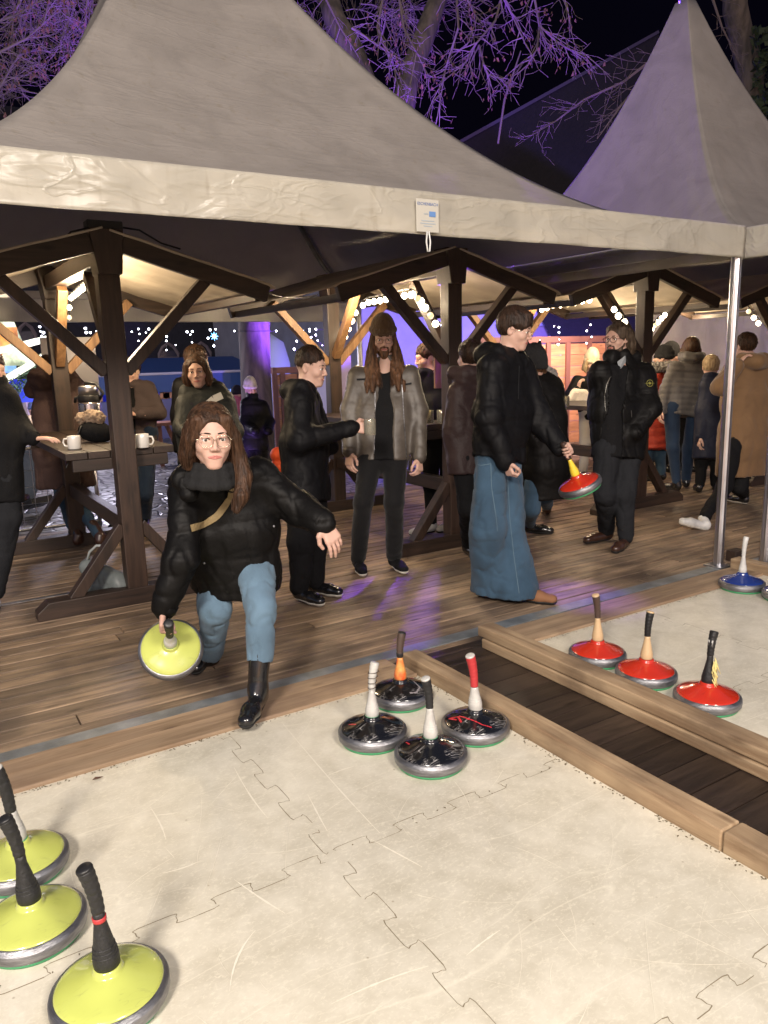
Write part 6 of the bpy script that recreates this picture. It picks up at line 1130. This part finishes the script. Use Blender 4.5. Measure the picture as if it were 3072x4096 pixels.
Y = 11.6; a = atY(2, 610, 790, Y); b = atY(2, 665, 1130, Y); mb = MB(); mb.box((a[0], Y, -.12), (b[0]+.35, Y+.5, a[2])); tag(mb.build('white_cabinet', M('cabinet_white', (.45, .42, .55), .5), bevel=.01, loc=(a[0], Y, -.12)), 'tall white cabinet seen behind the post left of the tall man', 'cabinet')
wa = atY(2, 315, 860, 16.); mb = MB(); mb.lathe((wa[0], 16.3, wa[2]-1.2), [(.42, 0), (.42, 1.3), (.3, 1.75), (.02, 1.95)], 20); tag(mb.build('lit_doorway', M('doorway_glow', (.3, .35, .38), .7, emit=(.5, .6, .6), estr=.06), smooth=True, loc=(wa[0], 16.3, wa[2]-1.2)), 'dim pale arched doorway to the right of the tree trunk', 'doorway')
# trestle far off between the tables
tr = atY(9, 260, 900, 12.5); mb = MB()
for dx in (-.28, 0, .3): mb.beam((tr[0]+dx*1.2, 12.5, -.12), (tr[0]+dx*.4, 12.5, .55), .06, .06)
mb.box((tr[0]-.4, 12.3, .55), (tr[0]+.4, 12.7, .6)); tag(mb.build('trestle', M('red_brown_wood', (.16, .07, .05), .6), loc=(tr[0], 12.5, -.12)), 'small reddish wooden trestle on the square behind the jacket of the lunging woman', 'trestle')
# ---------------- fairy lights ----------------
def fairy(pts, Y, r, label, rad=.0135, sag=True):
    P_ = [atY(r, x, y, Y+rng.uniform(-.3, .3)) for x, y in pts]; t = empty('fairy_lights', P_[0], label, 'fairy lights', 'strings of tiny white lights behind the tables'); mb = MB(); mb.tube(P_, .004, 4); mb.build('wire', WIRE, t)
    for p in P_: mb = MB(); mb.sphere(p, rad*rng.uniform(.6, 1.25), 6); mb.build('tiny_bulb', FAIRY, t, True)
fairy([(795, 795), (835, 778), (842, 808), (835, 850), (880, 800), (898, 778)], 11, 1, 'fairy light strand beside the brace of the left table')
fairy([(1005, 823), (1003, 850), (1003, 905), (1060, 875)], 11.5, 1, 'short fairy light strand above the smiling woman')
fairy([(1128, 795), (1150, 810), (1160, 793), (1158, 858), (1148, 812)], 11.2, 1, 'fairy light cluster left of the bright blue star light')
fairy([(1268, 783), (1300, 780), (1293, 820), (1255, 833), (1290, 880)], 11.2, 1, 'fairy light cluster round the bright blue star light')
fairy([(240, 765), (243, 792), (262, 800), (250, 822), (266, 838), (290, 845), (300, 822)], 9.5, 1, 'dense fairy lights left of the left table rear post'); fairy([(515, 775), (545, 800), (570, 823), (540, 850), (505, 856), (520, 800), (585, 795)], 9.5, 1, 'dense fairy lights right of the left table rear post')
fairy([(105, 205), (567, 205)], 10, 12, 'pair of fairy lights either side of the tree trunk top'); fairy([(868, 200), (935, 185), (936, 210), (953, 273), (1003, 248), (1005, 185), (1128, 188)], 10, 12, 'fairy lights above the man in profile')
fairy([(1025, 310), (1076, 362), (1107, 338)], 10, 12, 'small fairy lights loop right of the lit rear brace'); fairy([(793, 318), (765, 405)], 10, 12, 'two fairy lights above the head of the man in profile'); fairy([(1510, 228), (1360, 415)], 10, 12, 'two fairy lights left of the tall man')
fairy([(198, 265), (232, 272), (232, 305), (234, 355), (226, 388)], 9.6, 14, 'hanging fairy lights in front of the violet house wall'); fairy([(448, 255), (422, 296), (455, 338), (420, 380)], 9.6, 14, 'hanging fairy lights left of the bearded man'); fairy([(70, 405), (100, 360)], 9.6, 14, 'two fairy lights beside the young man\'s face')
sp = atY(1, 1292, 822, 11.0); mb = MB(); mb.sphere(sp, .026, 8); 
for a in range(8): g = a*math.pi/4; mb.tube([sp, sp+np.array((math.cos(g), 0, math.sin(g)))*.06], [.007, .001], 4)
tag(mb.build('star_light', M('blue_star', (.2, .6, 1), .3, emit=(.15, .5, 1), estr=14), loc=tuple(sp)), 'single bright blue star light left of the tree trunk', 'star light')
# ---------------- violet spotlights ----------------
VIO = (.24, .07, 1.0)
lp = atY(2, 1280, 618, 5.35); t = empty('spot_lamp', lp, 'small violet blue spotlight clamped on the middle table post', 'spotlight'); mb = MB(); mb.beam(lp, lp+np.array((.03, .1, .03)), .09, .07); mb.build('housing', BLACK, t, bevel=.005)
mb = MB(); mb.sphere(lp-np.array((0, .02, 0)), .028, 10); mb.build('lens', M('violet_lens', (.5, .4, 1), .2, emit=(.35, .3, 1), estr=60), t, True)
lamp('violet_beam', 'SPOT', lp-np.array((0, .06, 0)), 900, VIO, (2.6, 3.75, 0), .035, 36, .8, parent=t); lamp('violet_up', 'SPOT', lp+np.array((-.05, -.06, .02)), 120, VIO, (3.2, 3.4, 3.), .03, 40, .8, parent=t)
lamp('violet_side', 'SPOT', lp+np.array((.1, -.06, .0)), 420, VIO, (3.55, 3.3, 0), .05, 15, .9, parent=t)
def uplight(p, aim, e, label, col=VIO, spot=80):
    t = empty('floodlight', p, label, 'floodlight'); mb = MB(); d = nrm(np.array(aim)-np.array(p)); mb.beam(np.array(p)+UP*.1, np.array(p)+UP*.1+d*.08, .3, .22); mb.build('housing', BLACK, t, bevel=.01); lamp('violet_lamp', 'SPOT', np.array(p)+UP*.12+d*.12, e, col, aim, .12, spot, .4, parent=t)
uplight((5.3, 8.6, -.12), (7, 13, 8.5), 8000, 'violet floodlight on the ground lighting the big tree'); uplight((1.2, 9.4, -.12), (-.5, 12, 8), 1000, 'violet floodlight on the ground lighting the left branches', VIO, 90)
uplight((9.5, 11.6, -.12), (11, 15, 1.9), 2200, 'blue floodlight washing the violet house wall', (.2, .14, 1.0), 130); uplight((13.5, 11.8, -.12), (15, 15, 1.9), 2600, 'second blue floodlight washing the violet house wall', (.2, .14, 1.0), 130); uplight((3.2, 8.9, -.12), (4.3, 10.4, 2.2), 110, 'small violet floodlight at the foot of the tree trunk', (.4, .22, 1), 70)
uplight((4.75, 10.1, 4.3), (6.3, 5.9, 3.3), 900, 'violet floodlight strapped high on the tree trunk, grazing the right tent', VIO, 55)
print('SCREEN', atY(14, -300, 410, 10.2), atY(14, 560, 350, 10.2)); uplight((9.8, 8.6, 2.1), (9.9, 10.2, 1.1), 500, 'added warm floodlight brightening the kiosk boards', (1, .62, .5), 140)  # kiosk lamp has no seen source, added because the boards came out dark
# ---------------- trees ----------------
BARK = M('tree_bark', (.13, .105, .085), .9, bump=1.0, bscale=14, stretch=(1, 1, .18), col2=(.06, .05, .042), vscale=10); TWIG = M('twig_bark', (.15, .115, .11), .8); LEAFD = M('dry_leaves', (.2, .1, .07), .8, col2=(.12, .06, .045), vscale=8); IVY = M('ivy_green', (.02, .035, .01), .7)
def twigs(mb, lf, p, d, L_, r, n, leafp=.25, up=.1):
    p = np.array(p, float); d = nrm(d); k = max(2, int(L_/.13)); pts = [p]; rs_ = [r]
    for i in range(k): d = nrm(d+rng.normal(0, .17, 3)+np.array((0, 0, up*.15))); pts.append(pts[-1]+d*L_/k); rs_.append(max(.0035, r*(1-.75*(i+1)/k)))
    mb.tube(pts, rs_, 4 if r < .02 else 6, False)
    if n > 0:
        for i in range(1, k+1):
            for _ in range(1 if rng.rand() < .75 else 2):
                dd = nrm(d+rng.normal(0, .75, 3)); twigs(mb, lf, pts[i], dd, L_*rng.uniform(.35, .6), rs_[i]*.6, n-1, leafp, up)
    elif lf is not None and rng.rand() < leafp:
        for _ in range(rng.randint(1, 4)):
            q = pts[-1]+rng.normal(0, .03, 3); s_ = rng.uniform(.04, .085); w_ = nrm(rng.normal(0, 1, 3))*s_*.35; dn_ = nrm(np.array((rng.normal(0, .35), rng.normal(0, .35), -1)))*s_
            c_ = np.cross(nrm(w_), nrm(dn_))*s_*.25; lf.add([q, q+dn_*.5+w_+c_, q+dn_, q+dn_*.5-w_+c_], [(0, 1, 2), (0, 2, 3)])
def limb(mb, pts, r0, r1): mb.tube(pts, [r0+(r1-r0)*i/(len(pts)-1)+rng.normal(0, r0*.04) for i in range(len(pts))], 14)
def D_(x, y, d): return J(0, x, y, d)
t = empty('tree', (4.35, 10.4, -.12), 'large bare tree with violet lit trunk and branches behind the left tent', 'tree')
base = np.array((4.3, 10.4, -.12)); dtr = dep(base); mb = MB(); tp = [base, base+[.02, 0, .25], D_(556, 900, dtr+.1), D_(552, 800, dtr+.15), D_(548, 705, dtr+.2), D_(560, 560, dtr+.4), D_(620, 400, dtr+.7)]
mb.tube([tp[0]*(1-f)+tp[1]*f for f in (0, 1)]+tp[2:], [.34, .27, .235, .225, .235, .25, .24], 20)
f0 = tp[-1]; limb(mb, [f0, D_(720, 300, 12.2), D_(795, 195, 12.4), D_(760, 110, 12.5), D_(722, 40, 12.6), D_(695, -60, 12.8)], .22, .16); limb(mb, [f0, D_(760, 380, 12), D_(868, 250, 12.2), D_(882, 170, 12.3), D_(912, 90, 12.5), D_(945, 0, 12.7), D_(955, -80, 12.9)], .22, .15)
V = np.array(mb.v); V += vnoise(V*np.array((9, 9, 3)), 3)[:, None]*nrm((1, .5, 0))*.02; mb.v = V.tolist(); mb.build('trunk', BARK, t, True)
mb = MB(); lf = MB()
for k_, pl in enumerate([[(860, -20), (872, 60), (900, 112), (882, 205)], [(985, -30), (990, 60), (962, 150), (945, 252)], [(1090, -30), (1070, 45), (1030, 92), (1008, 132), (950, 182)], [(1035, 98), (1045, 140), (1055, 160), (1088, 172)], [(1075, -30), (1110, 40), (1135, 95)], [(1150, -30), (1165, 55), (1200, 88), (1238, 112), (1268, 120)], [(1165, 55), (1160, 105), (1135, 150)], [(690, -30), (735, 60), (778, 128)], [(830, -20), (815, 60), (850, 140), (860, 190)], [(1195, -30), (1225, 10)], [(1000, -20), (1030, 40), (1010, 95)], [(930, 60), (905, 120), (925, 170)], [(760, 60), (820, 100), (850, 120)]]):
    d_ = 11.4+(k_ % 4)*.35; P_ = [D_(x, y, d_+rng.uniform(-.2, .2)) for x, y in pl]; mb.tube(P_, [.02*(1-.6*i/(len(P_)-1)) for i in range(len(P_))], 6, False)
    for i in range(len(P_)-1):
        for f in np.linspace(0, 1, 5): q = P_[i]*(1-f)+P_[i+1]*f; twigs(mb, lf, q, nrm(P_[i+1]-P_[i])+rng.normal(0, .7, 3)-UP*.2, rng.uniform(.25, .6), .011, 1, .3, -.3)
for i in range(20):
    x, y = rng.uniform(650, 980), rng.uniform(-120, 120); twigs(mb, lf, D_(x, y, rng.uniform(12.8, 14.5)), rng.normal(0, 1, 3)+[0, 0, -.3], rng.uniform(.8, 1.5), .012, 2, .08)
mb.build('branches', TWIG, t); lf.build('leaves', LEAFD, t)
t = empty('tree', tuple(np.append(D_(-150, 1000, 14)[:2], -.12)), 'tree at the far left with drooping branches and dry brown leaves', 'tree'); mb = MB(); b_ = np.append(D_(-150, 1000, 14)[:2], -.12); limb(mb, [b_, D_(-160, 500, 13.5), D_(-120, 200, 13), D_(-60, -60, 12.8)], .25, .12); mb.build('trunk', BARK, t, True); mb = MB(); lf = MB()
for k_, pl in enumerate([[(-80, 150), (0, 112), (60, 82), (95, 50), (110, -20)], [(-60, 260), (5, 180), (40, 120), (70, 110)], [(195, -40), (185, 30), (182, 105), (176, 120)], [(-40, 60), (40, 30), (90, 0)], [(60, -30), (30, 30), (25, 75)], [(140, -40), (150, 40), (130, 90)]]):
    d_ = 10.2+(k_ % 3)*.5; P_ = [D_(x, y, d_) for x, y in pl]; mb.tube(P_, [.02*(1-.6*i/(len(P_)-1)) for i in range(len(P_))], 6, False)
    for i in range(len(P_)-1):
        for f in np.linspace(0, 1, 5): q = P_[i]*(1-f)+P_[i+1]*f; twigs(mb, lf, q, nrm(P_[i+1]-P_[i])+rng.normal(0, .6, 3)-UP*.3, rng.uniform(.2, .5), .008, 1, .75, -.4)
for i in range(42): x, y = rng.uniform(-60, 300), rng.uniform(-100, 230); twigs(mb, lf, D_(x, y, rng.uniform(12.5, 15)), rng.normal(0, 1, 3)+[0, 0, .2], rng.uniform(.8, 1.5), .014, 2, .12)
mb.build('branches', TWIG, t); lf.build('leaves', LEAFD, t)
t = empty('tree', tuple(np.append(D_(1560, 1000, 17)[:2], -.12)), 'pale trunked tree with ivy behind the right tent', 'tree'); b_ = np.append(D_(1560, 1000, 17)[:2], -.12); mb = MB(); limb(mb, [b_, D_(1600, 400, 16), D_(1622, 160, 15.5), D_(1602, 80, 15.3), D_(1588, 20, 15), D_(1585, -80, 15)], .3, .2); mb.build('trunk', BARK, t, True)
mb = MB(); lf = MB()
for pl in ([(1420, 120), (1345, 178), (1262, 215), (1200, 262), (1148, 292)], [(1400, 160), (1340, 230), (1290, 300)], [(1530, -30), (1560, 60), (1590, 120)]):
    P_ = [D_(x, y, 14+rng.uniform(-.2, .2)) for x, y in pl]; mb.tube(P_, [.028*(1-.75*i/(len(P_)-1)) for i in range(len(P_))], 6, False)
    for i in range(len(P_)-1):
        for f in np.linspace(0, 1, 5): q = P_[i]*(1-f)+P_[i+1]*f; twigs(mb, None, q, nrm(P_[i+1]-P_[i])+rng.normal(0, .6, 3), rng.uniform(.3, .6), .007, 1, 0)
mb.tube([D_(1125, 110, 13.5), D_(1090, 215, 13.5), D_(1076, 310, 13.5)], [.012, .022, .02], 5, False); mb.build('branches', TWIG, t)
for i in range(900): 
    q = D_(rng.uniform(1625, 1700), rng.uniform(60, 420), 15+rng.uniform(-.5, .5)); s_ = .07; a, b = nrm(rng.normal(0, 1, 3))*s_, nrm(rng.normal(0, 1, 3))*s_; lf.add([q-a, q+b, q+a, q-b], [(0, 1, 2, 3)])
lf.build('ivy', IVY, t)
# ---------------- hillside shape, added to mask the brighter sky ----------------
V = []; Fc = []; n, m = 60, 14
for i in range(n+1):
    a = math.radians(-72+144*i/n)
    for j in range(m+1):
        g = j/m; R__ = 55+g*45; c = nrm(FH*math.cos(a)+RH*math.sin(a)); z = -.5+g*95*(.75+.25*noise.noise(Vector((i*.3, g*2, 0))))+noise.noise(Vector((i*.9, g*9, 4)))*2; V.append((c[0]*R__, c[1]*R__, z))
for i in range(n):
    for j in range(m): q = i*(m+1)+j; Fc.append((q, q+1, q+m+2, q+m+1))
tag(mesh_obj('sky_mask_hill', V, Fc, M('sky_mask_dark', (.005, .005, .014), 1, bump=.5, bscale=.5, spec=0), smooth=True), kind='structure')
